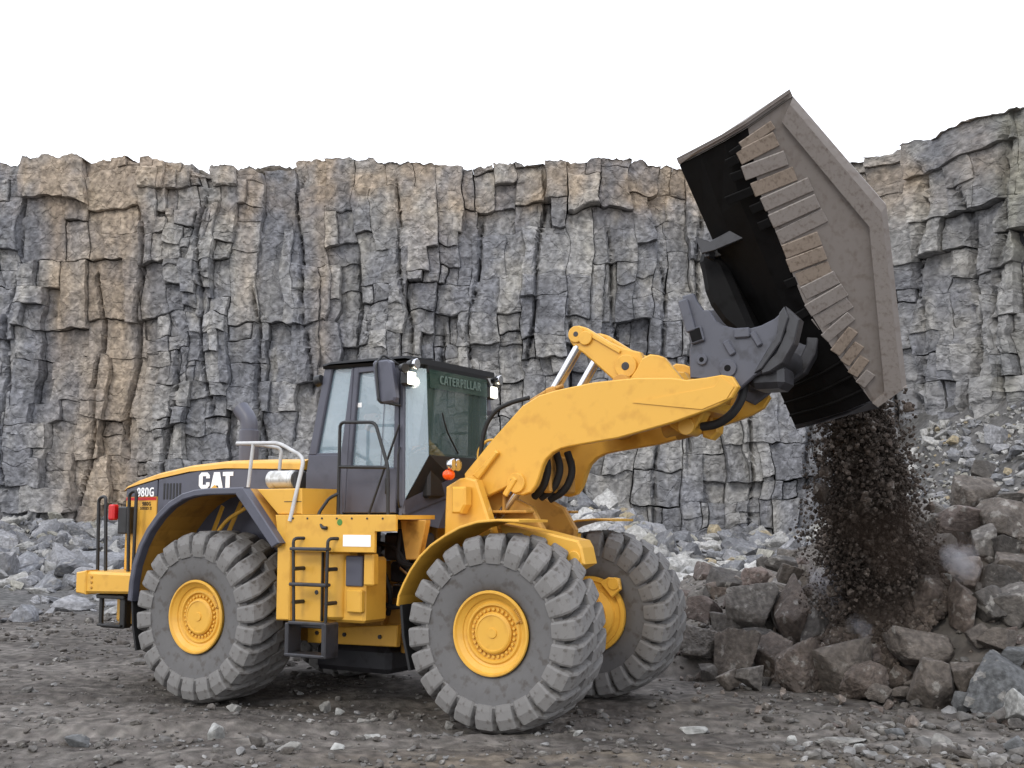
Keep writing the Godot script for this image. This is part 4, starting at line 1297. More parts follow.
	both("panel_seam", func(m, s):
		m.box(Vector3(1.665, 1.47, 1.385 * s), Vector3(0.012, 1.04, 0.04), 0.002)
		m.box(Vector3(1.24, 2.21, 1.385 * s), Vector3(0.24, 0.008, 0.04), 0.002), M.black, L)
	both("door_handle", func(m, s): m.tube(rounded([Vector3(2.06, 2.3, 0.785 * s), Vector3(2.06, 2.3, 0.82 * s), Vector3(2.06, 2.46, 0.82 * s), Vector3(2.06, 2.46, 0.785 * s)], 0.02), 0.012, 6), M.black, L)
	both("panel_latch", func(m, s):
		m.cyl(Vector3(1.6, 1.25, 1.395 * s), Vector3(1.6, 1.25, 1.412 * s), 0.025, -1, 12), M.dark_steel, L)
	one("frame_bolts", M.dark_steel, L, func(m):
		for x in [1.3, 1.5, 1.7, 1.9, 2.1, 2.3, 2.5]: m.cyl(Vector3(x, 2.03, 1.45), Vector3(x, 2.03, 1.463), 0.012, -1, 6, 0.002)
		for x in [0.9, 1.3, 1.8]: m.cyl(Vector3(x, 0.72, 0.53), Vector3(x, 0.72, 0.56), 0.025, -1, 6, 0.002)).set_meta("kind", "stuff")
	one("label_plate", M.letter_white, L, func(m): m.box(Vector3(2.17, 1.8, 1.457), Vector3(0.36, 0.12, 0.006), 0.0))
	one("green_sticker", M.green, L, func(m): m.cyl(Vector3(1.94, 1.99, 1.454), Vector3(1.94, 1.99, 1.459), 0.035, -1, 12, 0.001))
	both("ladder_rail", func(m, s):
		m.tube(rounded([Vector3(1.46, 1.82, 1.45 * s), Vector3(1.40, 1.82, 1.56 * s), Vector3(1.43, 0.93, 1.56 * s)], 0.05), 0.018), M.black, L)
	both("ladder_rail", func(m, s):
		m.tube(rounded([Vector3(1.92, 1.82, 1.45 * s), Vector3(1.87, 1.82, 1.56 * s), Vector3(1.86, 0.93, 1.56 * s)], 0.05), 0.018), M.black, L)
	for y in [1.71, 1.34, 0.94]:
		both("rung", func(m, s): m.box(Vector3(1.635, y, 1.56 * s), Vector3(0.5, 0.035, 0.1), 0.01), M.dark_steel, L)
	both("ladder_stay", func(m, s):
		for y in [1.15, 1.5]:
			for x in [1.42, 1.862]:
				m.cyl(Vector3(x, y, 1.40 * s), Vector3(x, y, 1.57 * s), 0.022, -1, 8, 0.003), M.black, L)
	both("hanging_step", func(m, s):
		m.box(Vector3(1.37, 0.77, 1.5 * s), Vector3(0.05, 0.34, 0.22), 0.01)
		m.box(Vector3(1.87, 0.77, 1.5 * s), Vector3(0.06, 0.36, 0.22), 0.01)
		m.box(Vector3(1.62, 0.61, 1.5 * s), Vector3(0.54, 0.035, 0.24), 0.01)
		m.box(Vector3(1.62, 0.9, 1.38 * s), Vector3(0.5, 0.06, 0.04), 0.01), M.dark_steel, L)
	# --- things on the mudguard deck
	both("handrail", func(m, s):
		m.tube(rounded([Vector3(0.33, 2.875, 1.33 * s), Vector3(0.965, 2.86, 1.33 * s), Vector3(1.35, 2.685, 1.35 * s), Vector3(1.265, 2.0, 1.47 * s)], 0.1, 5), 0.022)
		m.tube([Vector3(0.58, 2.86, 1.33 * s), Vector3(0.52, 2.37, 1.33 * s)], 0.02)
		m.tube(rounded([Vector3(0.52, 2.86, 1.1 * s), Vector3(0.66, 2.83, 0.95 * s), Vector3(0.62, 2.37, 0.95 * s)], 0.06), 0.02)
		m.tube([Vector3(0.4, 2.872, 1.33 * s), Vector3(0.52, 2.86, 1.1 * s)], 0.02), M.white_paint, L)
	both("air_tank", func(m, s):
		m.cyl(Vector3(0.73, 2.46, 1.2 * s), Vector3(1.1, 2.46, 1.2 * s), 0.098, -1, 24, 0.015)
		for x in [0.80, 1.03]: m.cyl(Vector3(x, 2.46, 1.2 * s), Vector3(x + 0.02, 2.46, 1.2 * s), 0.102, -1, 24, 0.002), M.aluminium, L)
	both("tank_bracket", func(m, s): m.box(Vector3(1.16, 2.45, 1.2 * s), Vector3(0.07, 0.2, 0.16), 0.015), M.black, L)
	one("exhaust_pipe", M.charcoal, L, func(m):
		m.cyl(Vector3(-0.74, 2.7, 0.0), Vector3(-0.74, 3.15, 0.0), 0.125, -1, 24)
		m.tube(rounded([Vector3(-0.74, 3.1, 0), Vector3(-0.745, 3.28, 0), Vector3(-0.9, 3.44, 0)], 0.1, 6), 0.11, 16))
	one("air_intake", M.black, L, func(m): m.cyl(Vector3(0.2, 2.7, -0.35), Vector3(0.2, 3.0, -0.35), 0.14))
	# --- joint between the halves: pins, hoses, steering ram
	one("hitch_plates", M.yellow_dull, L, func(m):
		m.prism([[1.45, 1.5], [1.75, 1.55], [1.98, 1.3], [2.05, 0.95], [1.98, 0.62], [1.6, 0.62]], -0.34, 0.34, 0.02)
		m.cyl(Vector3(1.85, 0.5, 0), Vector3(1.85, 1.75, 0), 0.13))
	both("steering_ram", func(m, s): m.cyl(Vector3(1.62, 1.33, 0.6 * s), Vector3(2.5, 1.31, 0.66 * s), 0.028, -1, 12), M.chrome, L)
	both("ram_barrel", func(m, s): m.cyl(Vector3(0.9, 1.35, 0.58 * s), Vector3(1.72, 1.33, 0.61 * s), 0.06, -1, 16), M.black, L)
	var hoses := [[[1.8, 1.75, 0.6], [2.15, 1.72, 0.75], [2.35, 1.4, 0.7], [2.2, 1.1, 0.62]], [[1.9, 1.8, 0.5], [2.25, 1.6, 0.68], [2.3, 1.25, 0.6], [2.55, 1.2, 0.5]], [[1.75, 1.62, 0.62], [2.0, 1.5, 0.78], [2.1, 1.2, 0.75], [1.95, 0.98, 0.6]], [[2.1, 1.9, 0.6], [2.2, 1.55, 0.8], [2.45, 1.5, 0.72], [2.6, 1.7, 0.6]], [[1.7, 1.3, 0.5], [2.0, 1.05, 0.72], [2.3, 1.1, 0.7], [2.55, 1.4, 0.55]]]
	for h in hoses:
		one("joint_hose", M.rubber, L, func(m): m.tube(rounded(h.map(V), 0.15, 5), 0.028))
	one("valve_block", M.dark_steel, L, func(m):
		m.box(Vector3(2.12, 1.72, 0.45), Vector3(0.5, 0.3, 0.3), 0.03)
		m.box(Vector3(2.05, 1.35, 0.4), Vector3(0.3, 0.4, 0.25), 0.03)
		m.cyl(Vector3(2.05, 1.2, 0.5), Vector3(2.25, 1.2, 0.5), 0.07))
	one("filter", M.chrome, L, func(m):
		m.cyl(Vector3(2.03, 1.22, 0.7), Vector3(2.03, 1.3, 0.7), 0.05)
		m.cyl(Vector3(2.2, 1.5, 0.72), Vector3(2.32, 1.42, 0.72), 0.03))

func pane(called: String, pts: Array, mat: Material, L: Node, t: Vector3):
	one(called, mat, L, func(m): m.slab(pts, t))
func cab(L: Node3D):
	var z := 0.78
	# lower walls of the cab
	both("cab_wall", func(m, s): zprism(m, [[0.81, 2.07], [1.42, 2.07], [1.4, 2.745], [0.92, 2.755]], 0.72, 0.782, s, 0.012), M.charcoal, L)
	both("rear_pillar", func(m, s): zprism(m, [[0.915, 2.75], [1.035, 2.75], [1.25, 3.74], [1.13, 3.745]], 0.70, 0.78, s, 0.012), M.charcoal, L)
	both("middle_pillar", func(m, s): zprism(m, [[1.385, 2.74], [1.42, 2.09], [1.455, 2.09], [1.555, 3.73], [1.525, 3.735]], 0.70, 0.778, s, 0.008), M.charcoal, L)
	both("window_sill", func(m, s): zprism(m, [[1.03, 2.70], [1.39, 2.70], [1.39, 2.765], [1.04, 2.77]], 0.70, 0.776, s, 0.006), M.charcoal, L)
	# the door: frame, pane, hinge pillar
	both("door", func(m, s):
		zprism(m, [[1.462, 2.085], [2.165, 2.085], [2.19, 2.58], [1.49, 2.6]], 0.72, 0.786, s, 0.012)
		zprism(m, [[1.49, 2.6], [1.535, 2.6], [1.64, 3.73], [1.565, 3.73]], 0.72, 0.786, s, 0.008)
		zprism(m, [[2.13, 2.57], [2.19, 2.57], [2.2, 3.73], [2.14, 3.73]], 0.72, 0.786, s, 0.008)
		zprism(m, [[1.6, 3.66], [2.15, 3.67], [2.15, 3.74], [1.6, 3.735]], 0.72, 0.784, s, 0.008), M.charcoal, L)
	both("front_pillar", func(m, s): zprism(m, [[2.205, 2.07], [2.285, 2.07], [2.265, 3.745], [2.21, 3.745]], 0.70, 0.79, s, 0.015), M.charcoal, L)
	pane("side_window", [Vector3(1.03, 2.76, 0.74), Vector3(1.39, 2.75, 0.74), Vector3(1.53, 3.73, 0.74), Vector3(1.245, 3.73, 0.74)], M.glass, L, Vector3(0, 0, -0.008))
	pane("side_window", [Vector3(1.03, 2.76, -0.74), Vector3(1.39, 2.75, -0.74), Vector3(1.53, 3.73, -0.74), Vector3(1.245, 3.73, -0.74)], M.glass, L, Vector3(0, 0, 0.008))
	pane("door_window", [Vector3(1.53, 2.6, 0.745), Vector3(2.14, 2.58, 0.745), Vector3(2.15, 3.67, 0.745), Vector3(1.63, 3.67, 0.745)], M.glass, L, Vector3(0, 0, -0.008))
	pane("door_window", [Vector3(1.53, 2.6, -0.745), Vector3(2.14, 2.58, -0.745), Vector3(2.15, 3.67, -0.745), Vector3(1.63, 3.67, -0.745)], M.glass, L, Vector3(0, 0, 0.008))
	one("window_bar", M.charcoal, L, func(m): m.tube([Vector3(1.93, 2.6, 0.735), Vector3(1.99, 3.67, 0.735)], 0.012, 6))
	pane("rear_window", [Vector3(0.93, 2.78, -0.7), Vector3(0.93, 2.78, 0.7), Vector3(1.14, 3.72, 0.7), Vector3(1.14, 3.72, -0.7)], M.glass, L, Vector3(0.008, 0, 0))
	one("rear_wall", M.charcoal, L, func(m): m.box(Vector3(0.88, 2.42, 0), Vector3(0.06, 0.72, 1.42), 0.01))
	# front: corner panes, windscreen, dark panel below it and the skirt
	for s in [1.0, -1.0]:
		pane("corner_window", [Vector3(2.29, 2.24, 0.775 * s), Vector3(2.485, 2.715, 0.615 * s), Vector3(2.455, 3.67, 0.63 * s), Vector3(2.28, 3.7, 0.775 * s)], M.glass, L, Vector3(-0.006, 0, -0.006 * s))
		one("corner_panel", M.black, L, func(m): m.slab([Vector3(2.295, 2.225, 0.772 * s), Vector3(2.49, 2.475, 0.15 * s), Vector3(2.49, 2.72, 0.608 * s)], Vector3(-0.02, 0, -0.01 * s)))
	pane("windscreen", [Vector3(2.487, 2.72, 0.605), Vector3(2.487, 2.72, -0.605), Vector3(2.456, 3.68, -0.62), Vector3(2.456, 3.68, 0.62)], M.glass_front, L, Vector3(-0.008, 0, 0))
	one("dash_panel", M.black, L, func(m):
		m.slab([Vector3(2.492, 2.477, 0.15), Vector3(2.492, 2.477, -0.15), Vector3(2.492, 2.715, -0.6), Vector3(2.492, 2.715, 0.6)], Vector3(-0.02, 0, 0))
		m.box(Vector3(2.3, 2.5, 0), Vector3(0.3, 0.5, 1.1), 0.03))
	one("cab_skirt", M.charcoal, L, func(m):
		var up := [Vector3(2.29, 2.225, 0.79), Vector3(2.5, 2.475, 0.16), Vector3(2.5, 2.475, -0.16), Vector3(2.29, 2.225, -0.79)]
		var dn := [Vector3(2.255, 2.05, 0.795), Vector3(2.47, 2.27, 0.16), Vector3(2.47, 2.27, -0.16), Vector3(2.255, 2.05, -0.795)]
		for i in 3: m.slab([dn[i], dn[i + 1], up[i + 1], up[i]], Vector3(-0.04, 0, 0))
		var d2 := [Vector3(2.25, 2.02, 0.74), Vector3(2.42, 1.92, 0.32), Vector3(2.42, 1.92, -0.32), Vector3(2.25, 2.02, -0.74)]
		for i in 3: m.slab([d2[i], d2[i + 1], dn[i + 1] - Vector3(0.02, 0, 0), dn[i] - Vector3(0.02, 0, 0)], Vector3(-0.04, 0, 0)))
	one("cab_floor", M.black, L, func(m): m.box(Vector3(1.55, 2.02, 0), Vector3(1.42, 0.08, 1.4), 0.01))
	one("roof", M.roof, L, func(m):
		m.prism([[1.13, 3.735], [2.3, 3.72], [2.47, 3.715], [2.46, 3.78], [2.3, 3.81], [1.25, 3.81], [1.12, 3.785]], -0.83, 0.83, 0.03)
		m.box(Vector3(2.44, 3.68, 0), Vector3(0.06, 0.1, 1.24), 0.01))
	one("visor", M.glass_front, L, func(m): m.slab([Vector3(2.496, 3.46, 0.6), Vector3(2.496, 3.46, -0.6), Vector3(2.478, 3.67, -0.6), Vector3(2.478, 3.67, 0.6)], Vector3(-0.004, 0, 0)))
	var t := piece("visor_lettering", text_mesh("CATERPILLAR", 0.1, 0.004), M.letter_green, L, Transform3D(Basis(Vector3.UP, PI / 2), Vector3(2.5, 3.565, 0.0)))
	t.scale = Vector3(1.0, 1.0, 1.0)
	# inside
	one("seat", M.seat, L, func(m):
		m.box(Vector3(1.32, 2.42, 0), Vector3(0.5, 0.16, 0.5), 0.05)
		m.box(Vector3(1.1, 2.8, 0), Vector3(0.14, 0.7, 0.48), 0.05, Basis(Vector3(0, 0, 1), 0.15))
		m.box(Vector3(1.04, 3.22, 0), Vector3(0.1, 0.18, 0.28), 0.04)
		m.box(Vector3(1.32, 2.2, 0), Vector3(0.36, 0.28, 0.36), 0.03)
		m.box(Vector3(1.35, 2.6, 0.32), Vector3(0.4, 0.06, 0.09), 0.02)
		m.box(Vector3(1.35, 2.6, -0.32), Vector3(0.4, 0.06, 0.09), 0.02))
	one("steering_wheel", M.black, L, func(m):
		m.tube([Vector3(2.2, 2.3, 0), Vector3(1.98, 2.78, 0)], 0.04)
		var ring := []
		var b := Basis(Vector3(0, 0, 1), 0.45)
		for k in 25: ring.append(Vector3(1.97, 2.8, 0) + b * Vector3(cos(TAU * k / 24) * 0.19, 0, sin(TAU * k / 24) * 0.19))
		m.tube(ring, 0.015, 6))
	one("wiper", M.black, L, func(m): m.tube(rounded([Vector3(2.5, 2.76, 0.05), Vector3(2.51, 3.0, 0.3), Vector3(2.5, 3.2, 0.38)], 0.1), 0.01, 6))
	# mirror, rails, stickers
	both("mirror", func(m, s):
		m.prism([[1.99, 3.72], [2.02, 3.75], [2.2, 3.75], [2.24, 3.72], [2.31, 3.33], [2.29, 3.28], [2.1, 3.27], [2.05, 3.31]], 0.96 * s - 0.05, 0.96 * s + 0.05, 0.02), M.charcoal, L)
	both("mirror_arm", func(m, s):
		m.tube(rounded([Vector3(2.23, 3.7, 0.79 * s), Vector3(2.08, 3.82, 0.93 * s), Vector3(2.06, 3.7, 1.03 * s), Vector3(2.11, 3.29, 1.03 * s), Vector3(2.23, 3.26, 0.8 * s)], 0.04), 0.014, 6), M.black, L)
	both("door_rail", func(m, s):
		m.tube(rounded([Vector3(1.545, 2.07, 1.0 * s), Vector3(1.552, 3.09, 1.0 * s), Vector3(2.04, 3.07, 1.0 * s), Vector3(2.22, 2.58, 1.0 * s), Vector3(2.227, 2.07, 1.0 * s)], 0.07), 0.019)
		m.tube([Vector3(1.55, 2.595, 1.0 * s), Vector3(2.22, 2.575, 1.0 * s)], 0.019)
		m.tube(rounded([Vector3(1.545, 2.3, 1.0 * s), Vector3(1.5, 2.25, 1.1 * s), Vector3(1.55, 2.07, 1.35 * s), Vector3(1.72, 1.93, 1.47 * s), Vector3(1.78, 1.93, 1.47 * s)], 0.08), 0.019), M.black, L)
	both("door_strut", func(m, s): m.tube([Vector3(1.86, 2.07, 0.86 * s), Vector3(2.24, 3.05, 0.83 * s)], 0.013, 6), M.black, L)
	both("grab_bar", func(m, s):
		m.tube(rounded([Vector3(2.235, 2.15, 0.8 * s), Vector3(2.26, 2.2, 0.86 * s), Vector3(2.245, 2.75, 0.86 * s), Vector3(2.225, 2.8, 0.8 * s)], 0.04), 0.012, 6), M.black, L)
	both("rear_lamp", func(m, s): m.cyl(Vector3(1.1, 3.62, 0.78 * s), Vector3(1.02, 3.6, 0.78 * s), 0.06, 0.07, 12), M.black, L)
	one("door_sticker", M.sticker, L, func(m): m.box(Vector3(1.1, 2.28, 0.784), Vector3(0.15, 0.055, 0.004), 0.0))
	one("window_sticker", M.letter_white, L, func(m): m.box(Vector3(1.62, 3.3, 0.747), Vector3(0.07, 0.05, 0.003), 0.0))
	# work lamps at the roof corners; one on each side is lit
	for s in [1.0, -1.0]:
		var at := Vector3(2.40, 3.545, 0.86 * s)
		one("work_lamp", M.black, L, func(m):
			m.box(at + Vector3(-0.04, 0, 0), Vector3(0.1, 0.17, 0.17), 0.03)
			m.tube([at + Vector3(-0.03, 0.05, 0), at + Vector3(-0.06, 0.17, -0.05 * s)], 0.02, 6))
		one("lit_lens", M.lamp, L, func(m): m.box(at + Vector3(0.02, 0, 0), Vector3(0.025, 0.14, 0.14), 0.01))
		one("lamp_rim", M.chrome, L, func(m): m.cyl(at + Vector3(0.06, 0.15, 0.02 * s), at + Vector3(0.11, 0.15, 0.02 * s), 0.05, 0.06, 14))
		one("work_lamp", M.black, L, func(m):
			m.cyl(at + Vector3(-0.02, 0.15, 0.02 * s), at + Vector3(0.06, 0.15, 0.02 * s), 0.04, 0.06, 14)
			m.cyl(at + Vector3(-0.05, 0.02, 0.12 * s) + Vector3(0.0, 0.09, -0.02 * s), at + Vector3(0.03, 0.1, 0.13 * s), 0.04, 0.055, 14))
		var lamp := OmniLight3D.new()
		lamp.name = "lamp_light" if s > 0 else "lamp_light_001"
		lamp.position = at + Vector3(0.09, 0, 0)
		lamp.light_energy = 0.05
		lamp.light_size = 0.07
		lamp.light_color = Color(1.0, 0.97, 0.88)
		lamp.omni_range = 8.0
		lamp.omni_attenuation = 2.0
		lamp.shadow_enabled = true
		L.add_child(lamp)

func front_body(L: Node3D):
	one("front_frame", M.yellow_dull, L, func(m):
		m.prism([[2.15, 0.62], [2.6, 0.55], [3.5, 0.65], [3.75, 0.9], [3.75, 1.4], [3.4, 1.8], [2.7, 1.75], [2.15, 1.45]], -0.42, 0.42, 0.02), true)
	one("front_axle", M.yellow_dull, L, func(m):
		m.cyl(Vector3(3.7, 0.935, -0.9), Vector3(3.7, 0.935, 0.9), 0.22)
		m.lathe([[0.0, -0.45], [0.24, -0.38], [0.4, -0.2], [0.44, 0.0], [0.4, 0.2], [0.24, 0.38], [0.0, 0.45]], Vector3(3.7, 0.935, 0), Vector3(0, 0, 1), 28, true), true)
	both("lower_bracket", func(m, s): zprism(m, [[2.2, 0.7], [2.62, 0.72], [2.62, 1.35], [2.4, 1.35]], 0.52, 0.7, s, 0.015), M.yellow, L, true)
	both("loader_tower", func(m, s): zprism(m, [[2.75, 1.5], [2.785, 2.362], [2.95, 2.45], [3.026, 2.46], [3.147, 2.432], [3.31, 2.0], [3.45, 1.5]], 0.70, 0.86, s, 0.02), M.yellow, L, true)
	both("tower_web", func(m, s): zprism(m, [[2.9, 1.5], [2.95, 2.35], [3.08, 2.4], [3.6, 2.15], [3.75, 1.9], [3.7, 1.5]], 0.36, 0.46, s, 0.02), M.yellow_dull, L, true)
	both("tower_rib", func(m, s):
		m.box(Vector3(3.35, 2.1, 0.58 * s), Vector3(0.6, 0.03, 0.2), 0.008)
		m.box(Vector3(3.3, 2.22, 0.5 * s), Vector3(0.03, 0.3, 0.06), 0.008), M.yellow_dull, L, true)
	both("lamp_bracket", func(m, s): zprism(m, [[2.945, 2.36], [3.11, 2.358], [3.112, 2.17], [3.08, 2.12], [3.06, 2.08], [2.945, 2.08]], 0.865, 1.02, s, 0.02), M.yellow, L, true)
	both("turn_signal", func(m, s): m.lathe([[0.0, -0.06], [0.04, -0.05], [0.055, -0.02], [0.055, 0.03], [0.04, 0.055], [0.0, 0.06]], Vector3(2.9, 2.485, 1.0 * s), Vector3(1, 0, 0), 18, true), M.orange_lens, L, true)
	both("head_lamp", func(m, s):
		for dz in [0.0, -0.1]:
			m.lathe([[0.0, -0.06], [0.05, -0.04], [0.066, 0.02], [0.058, 0.03], [0.0, 0.02]], Vector3(2.94, 2.59, (1.0 + dz) * s), Vector3(1, 0, 0), 18, true), M.chrome, L, true)
	# mudguards over the front wheels
	both("front_mudguard", func(m, s):
		m.band([[2.605, 1.16], [2.622, 1.263], [2.68, 1.384], [2.76, 1.52], [2.866, 1.657], [3.0, 1.775], [3.154, 1.868], [3.33, 1.955], [3.527, 2.01], [3.75, 2.028], [3.99, 2.018]], 0.025, 0.87 if s > 0 else -1.53, 1.53 if s > 0 else -0.87, 0.006), M.yellow, L, true)
	both("mud_flap", func(m, s):
		m.band([[2.74, 0.52], [2.66, 0.85], [2.63, 1.165]], 0.03, 0.95 if s > 0 else -1.5, 1.5 if s > 0 else -0.95), M.rubber, L, true)
	both("mudguard_bracket", func(m, s):
		if s < 0:
			zprism(m, [[3.3, 1.9], [3.6, 1.85], [3.6, 1.6], [3.3, 1.6]], 0.55, 0.88, s, 0.02)
			return
		zprism(m, [[3.42, 1.995], [3.95, 1.895], [4.32, 1.812], [4.36, 1.74], [4.395, 1.58], [4.25, 1.5], [3.5, 1.75]], 0.55, 0.88, s, 0.02)
		m.cyl(Vector3(4.28, 1.64, 0.86 * s), Vector3(4.28, 1.64, 0.905 * s), 0.07, -1, 20), M.yellow, L, true)
	# lift rams
	for s in [1.0, -1.0]:
		one("lift_rod", M.chrome, L, func(m): m.cyl(Vector3(3.52, 2.42, 0.45 * s), Vector3(3.17, 1.99, 0.45 * s), 0.05, -1, 20), true)
		one("lift_barrel", M.yellow_dull, L, func(m): m.cyl(Vector3(3.19, 2.01, 0.45 * s), Vector3(2.75, 1.45, 0.45 * s), 0.09, -1, 20), true)

const BOOM := [[2.885, 2.505], [3.22, 2.86], [3.584, 3.212], [3.78, 3.315], [3.993, 3.362], [4.4, 3.42], [4.86, 3.441], [5.241, 3.421], [5.396, 3.392], [5.60, 3.405], [5.752, 3.423], [5.86, 3.4], [5.918, 3.3], [5.847, 3.193], [5.72, 3.125], [5.584, 3.077], [5.234, 2.972], [4.669, 2.84], [4.16, 2.773], [4.03, 2.75], [3.932, 2.706], [3.85, 2.635], [3.817, 2.573], [3.77, 2.44], [3.735, 2.366], [3.68, 2.3], [3.58, 2.27], [3.47, 2.29], [3.42, 2.37], [3.106, 2.235], [2.98, 2.24], [2.9, 2.35]]
func boom(L: Node3D):
	for s in [1.0, -1.0]:
		one("lift_arm", M.yellow, L, func(m): zprism(m, BOOM, 0.545, 0.64, s, 0.012), true)
		one("arm_gusset", M.yellow, L, func(m):
			zprism(m, [[3.012, 2.491], [3.085, 2.437], [3.3, 2.69], [3.326, 2.719], [3.29, 2.75], [3.17, 2.627]], 0.642, 0.7, s, 0.012), true)
		one("arm_plate", M.yellow, L, func(m):
			zprism(m, [[4.83, 3.19], [5.68, 3.31], [5.752, 3.405], [5.88, 3.30], [5.80, 3.18], [5.55, 3.09]], 0.642, 0.652, s, 0.003), true)
		one("pin_boss", M.yellow, L, func(m):
			m.cyl(Vector3(3.52, 2.4, 0.34 * s), Vector3(3.52, 2.4, 0.675 * s), 0.105, -1, 24)
			m.cyl(Vector3(3.0, 2.36, 0.5 * s), Vector3(3.0, 2.36, 0.69 * s), 0.12, -1, 24)
			m.box(Vector3(3.46, 2.36, 0.68 * s), Vector3(0.06, 0.22, 0.03), 0.01, Basis(Vector3(0, 0, 1), -0.6)), true)
		one("pin", M.dark_steel, L, func(m):
			m.cyl(Vector3(3.49, 2.42, 0.6 * s), Vector3(3.49, 2.42, 0.682 * s), 0.03, -1, 14), true)
		# tilt lever: two cheeks on a pivot between the arms
		one("tilt_lever", M.yellow, L, func(m):
			zprism(m, [[4.001, 4.0], [4.04, 4.07], [4.115, 4.075], [4.19, 4.05], [4.45, 3.88], [4.62, 3.80], [4.805, 3.745], [4.86, 3.6], [4.80, 3.45], [4.62, 3.42], [4.491, 3.48], [4.162, 3.775], [4.06, 3.84], [4.01, 3.91]], 0.24, 0.35, s, 0.015)
			m.cyl(Vector3(4.09, 3.98, 0.2 * s), Vector3(4.09, 3.98, 0.375 * s), 0.09, -1, 24)
			m.cyl(Vector3(4.20, 3.93, 0.22 * s), Vector3(4.20, 3.93, 0.385 * s), 0.075, -1, 24)
			m.cyl(Vector3(4.66, 3.6, 0.2 * s), Vector3(4.66, 3.6, 0.4 * s), 0.12, -1, 24)
			zprism(m, [[4.27, 3.93], [4.58, 3.74], [4.6, 3.77], [4.29, 3.965]], 0.352, 0.375, s, 0.006), true)
		one("lever_pin", M.dark_steel, L, func(m):
			m.cyl(Vector3(4.09, 3.98, 0.3 * s), Vector3(4.09, 3.98, 0.38 * s), 0.03, -1, 14), true)
		one("lever_pin", M.dark_steel, L, func(m):
			m.cyl(Vector3(4.66, 3.6, 0.3 * s), Vector3(4.66, 3.6, 0.405 * s), 0.045, -1, 14), true)
		one("lever_bracket", M.yellow, L, func(m):
			zprism(m, [[4.70, 3.42], [4.80, 3.55], [4.86, 3.66], [4.95, 3.70], [5.04, 3.685], [5.10, 3.66], [5.30, 3.41]], 0.36, 0.46, s, 0.015)
			zprism(m, [[4.9, 3.42], [4.97, 3.6], [5.1, 3.58], [5.2, 3.42]], 0.18, 0.36, s, 0.015), true)
		one("tilt_rod", M.chrome, L, func(m): m.cyl(Vector3(4.10, 3.86, 0.3 * s), Vector3(3.72, 3.27, 0.3 * s), 0.055, -1, 20), true)
		one("tilt_barrel", M.yellow_dull, L, func(m): m.cyl(Vector3(3.74, 3.3, 0.3 * s), Vector3(3.18, 2.45, 0.3 * s), 0.1, -1, 20), true)
		one("tilt_link", M.yellow_dull, L, func(m):
			m.cyl(Vector3(4.66, 3.5, 0.3 * s), Vector3(5.55, 3.25, 0.3 * s), 0.07, -1, 16)
			m.cyl(Vector3(5.0, 2.93, 0.2 * s), Vector3(5.4, 3.02, 0.2 * s), 0.08, -1, 16), true)
	one("cross_tube", M.yellow_dull, L, func(m):
		m.cyl(Vector3(4.25, 3.1, -0.545), Vector3(4.25, 3.1, 0.545), 0.2, -1, 28)
		m.cyl(Vector3(4.66, 3.4, -0.545), Vector3(4.66, 3.4, 0.545), 0.1, -1, 24)
		m.box(Vector3(3.72, 2.5, 0), Vector3(0.1, 0.4, 0.66), 0.02), true)
	one("tip_boss", M.yellow, L, func(m):
		m.prism([[5.05, 3.12], [5.12, 2.96], [5.22, 2.89], [5.33, 2.88], [5.40, 2.95], [5.50, 3.12]], 0.12, 0.36, 0.02)
		m.cyl(Vector3(5.30, 2.95, 0.08), Vector3(5.30, 2.95, 0.40), 0.085, -1, 20)
		m.prism([[5.35, 3.02], [5.38, 2.86], [5.46, 2.83], [5.54, 2.9], [5.56, 3.02]], -0.1, 0.1, 0.02)
		m.box(Vector3(5.3, 3.16, 0), Vector3(0.55, 0.12, 1.08), 0.03), true)
	one("boom_light_box", M.yellow_dull, L, func(m):
		m.box(Vector3(3.86, 3.36, 0.5), Vector3(0.12, 0.1, 0.08), 0.02, Basis(Vector3(0, 0, 1), 0.3))
		m.tube([Vector3(3.62, 3.27, 0.5), Vector3(3.8, 3.37, 0.48), Vector3(3.98, 3.42, 0.46)], 0.025, 8), true)
	for h in [[[3.70, 2.74, 0.34], [3.76, 2.56, 0.36], [3.70, 2.36, 0.36], [3.56, 2.26, 0.3]], [[3.79, 2.74, 0.24], [3.86, 2.55, 0.26], [3.78, 2.35, 0.26], [3.6, 2.25, 0.22]], [[3.87, 2.74, 0.12], [3.95, 2.54, 0.14], [3.86, 2.33, 0.14], [3.66, 2.23, 0.12]]]:
		one("boom_hose", M.rubber, L, func(m): m.tube(rounded(h.map(V), 0.14, 6), 0.04, 10), true)
	one("lamp_cable", M.rubber, L, func(m): m.tube(rounded([Vector3(3.0, 2.62, 0.5), Vector3(3.03, 2.88, 0.5), Vector3(3.08, 3.05, 0.5), Vector3(3.2, 3.2, 0.5), Vector3(3.4, 3.275, 0.5), Vector3(3.6, 3.31, 0.5)], 0.12, 5), 0.025), true)
	one("yellow_hose", M.yellow, L, func(m): m.tube(rounded([Vector3(2.9, 2.5, 0.3), Vector3(2.86, 2.78, 0.3), Vector3(3.0, 2.9, 0.3), Vector3(3.15, 2.86, 0.3)], 0.12, 6), 0.016), true)
	one("lamp_cable", M.rubber, L, func(m): m.tube(rounded([Vector3(2.95, 2.5, 0.4), Vector3(3.02, 2.7, 0.4), Vector3(3.15, 2.87, 0.4), Vector3(3.3, 2.95, 0.4)], 0.12, 6), 0.02), true)
	one("tip_hose", M.rubber, L, func(m): m.tube(rounded([Vector3(5.44, 2.95, 0.3), Vector3(5.62, 2.965, 0.34), Vector3(5.78, 3.06, 0.38), Vector3(5.87, 3.2, 0.36), Vector3(5.89, 3.38, 0.3)], 0.16, 6), 0.045, 12), true)

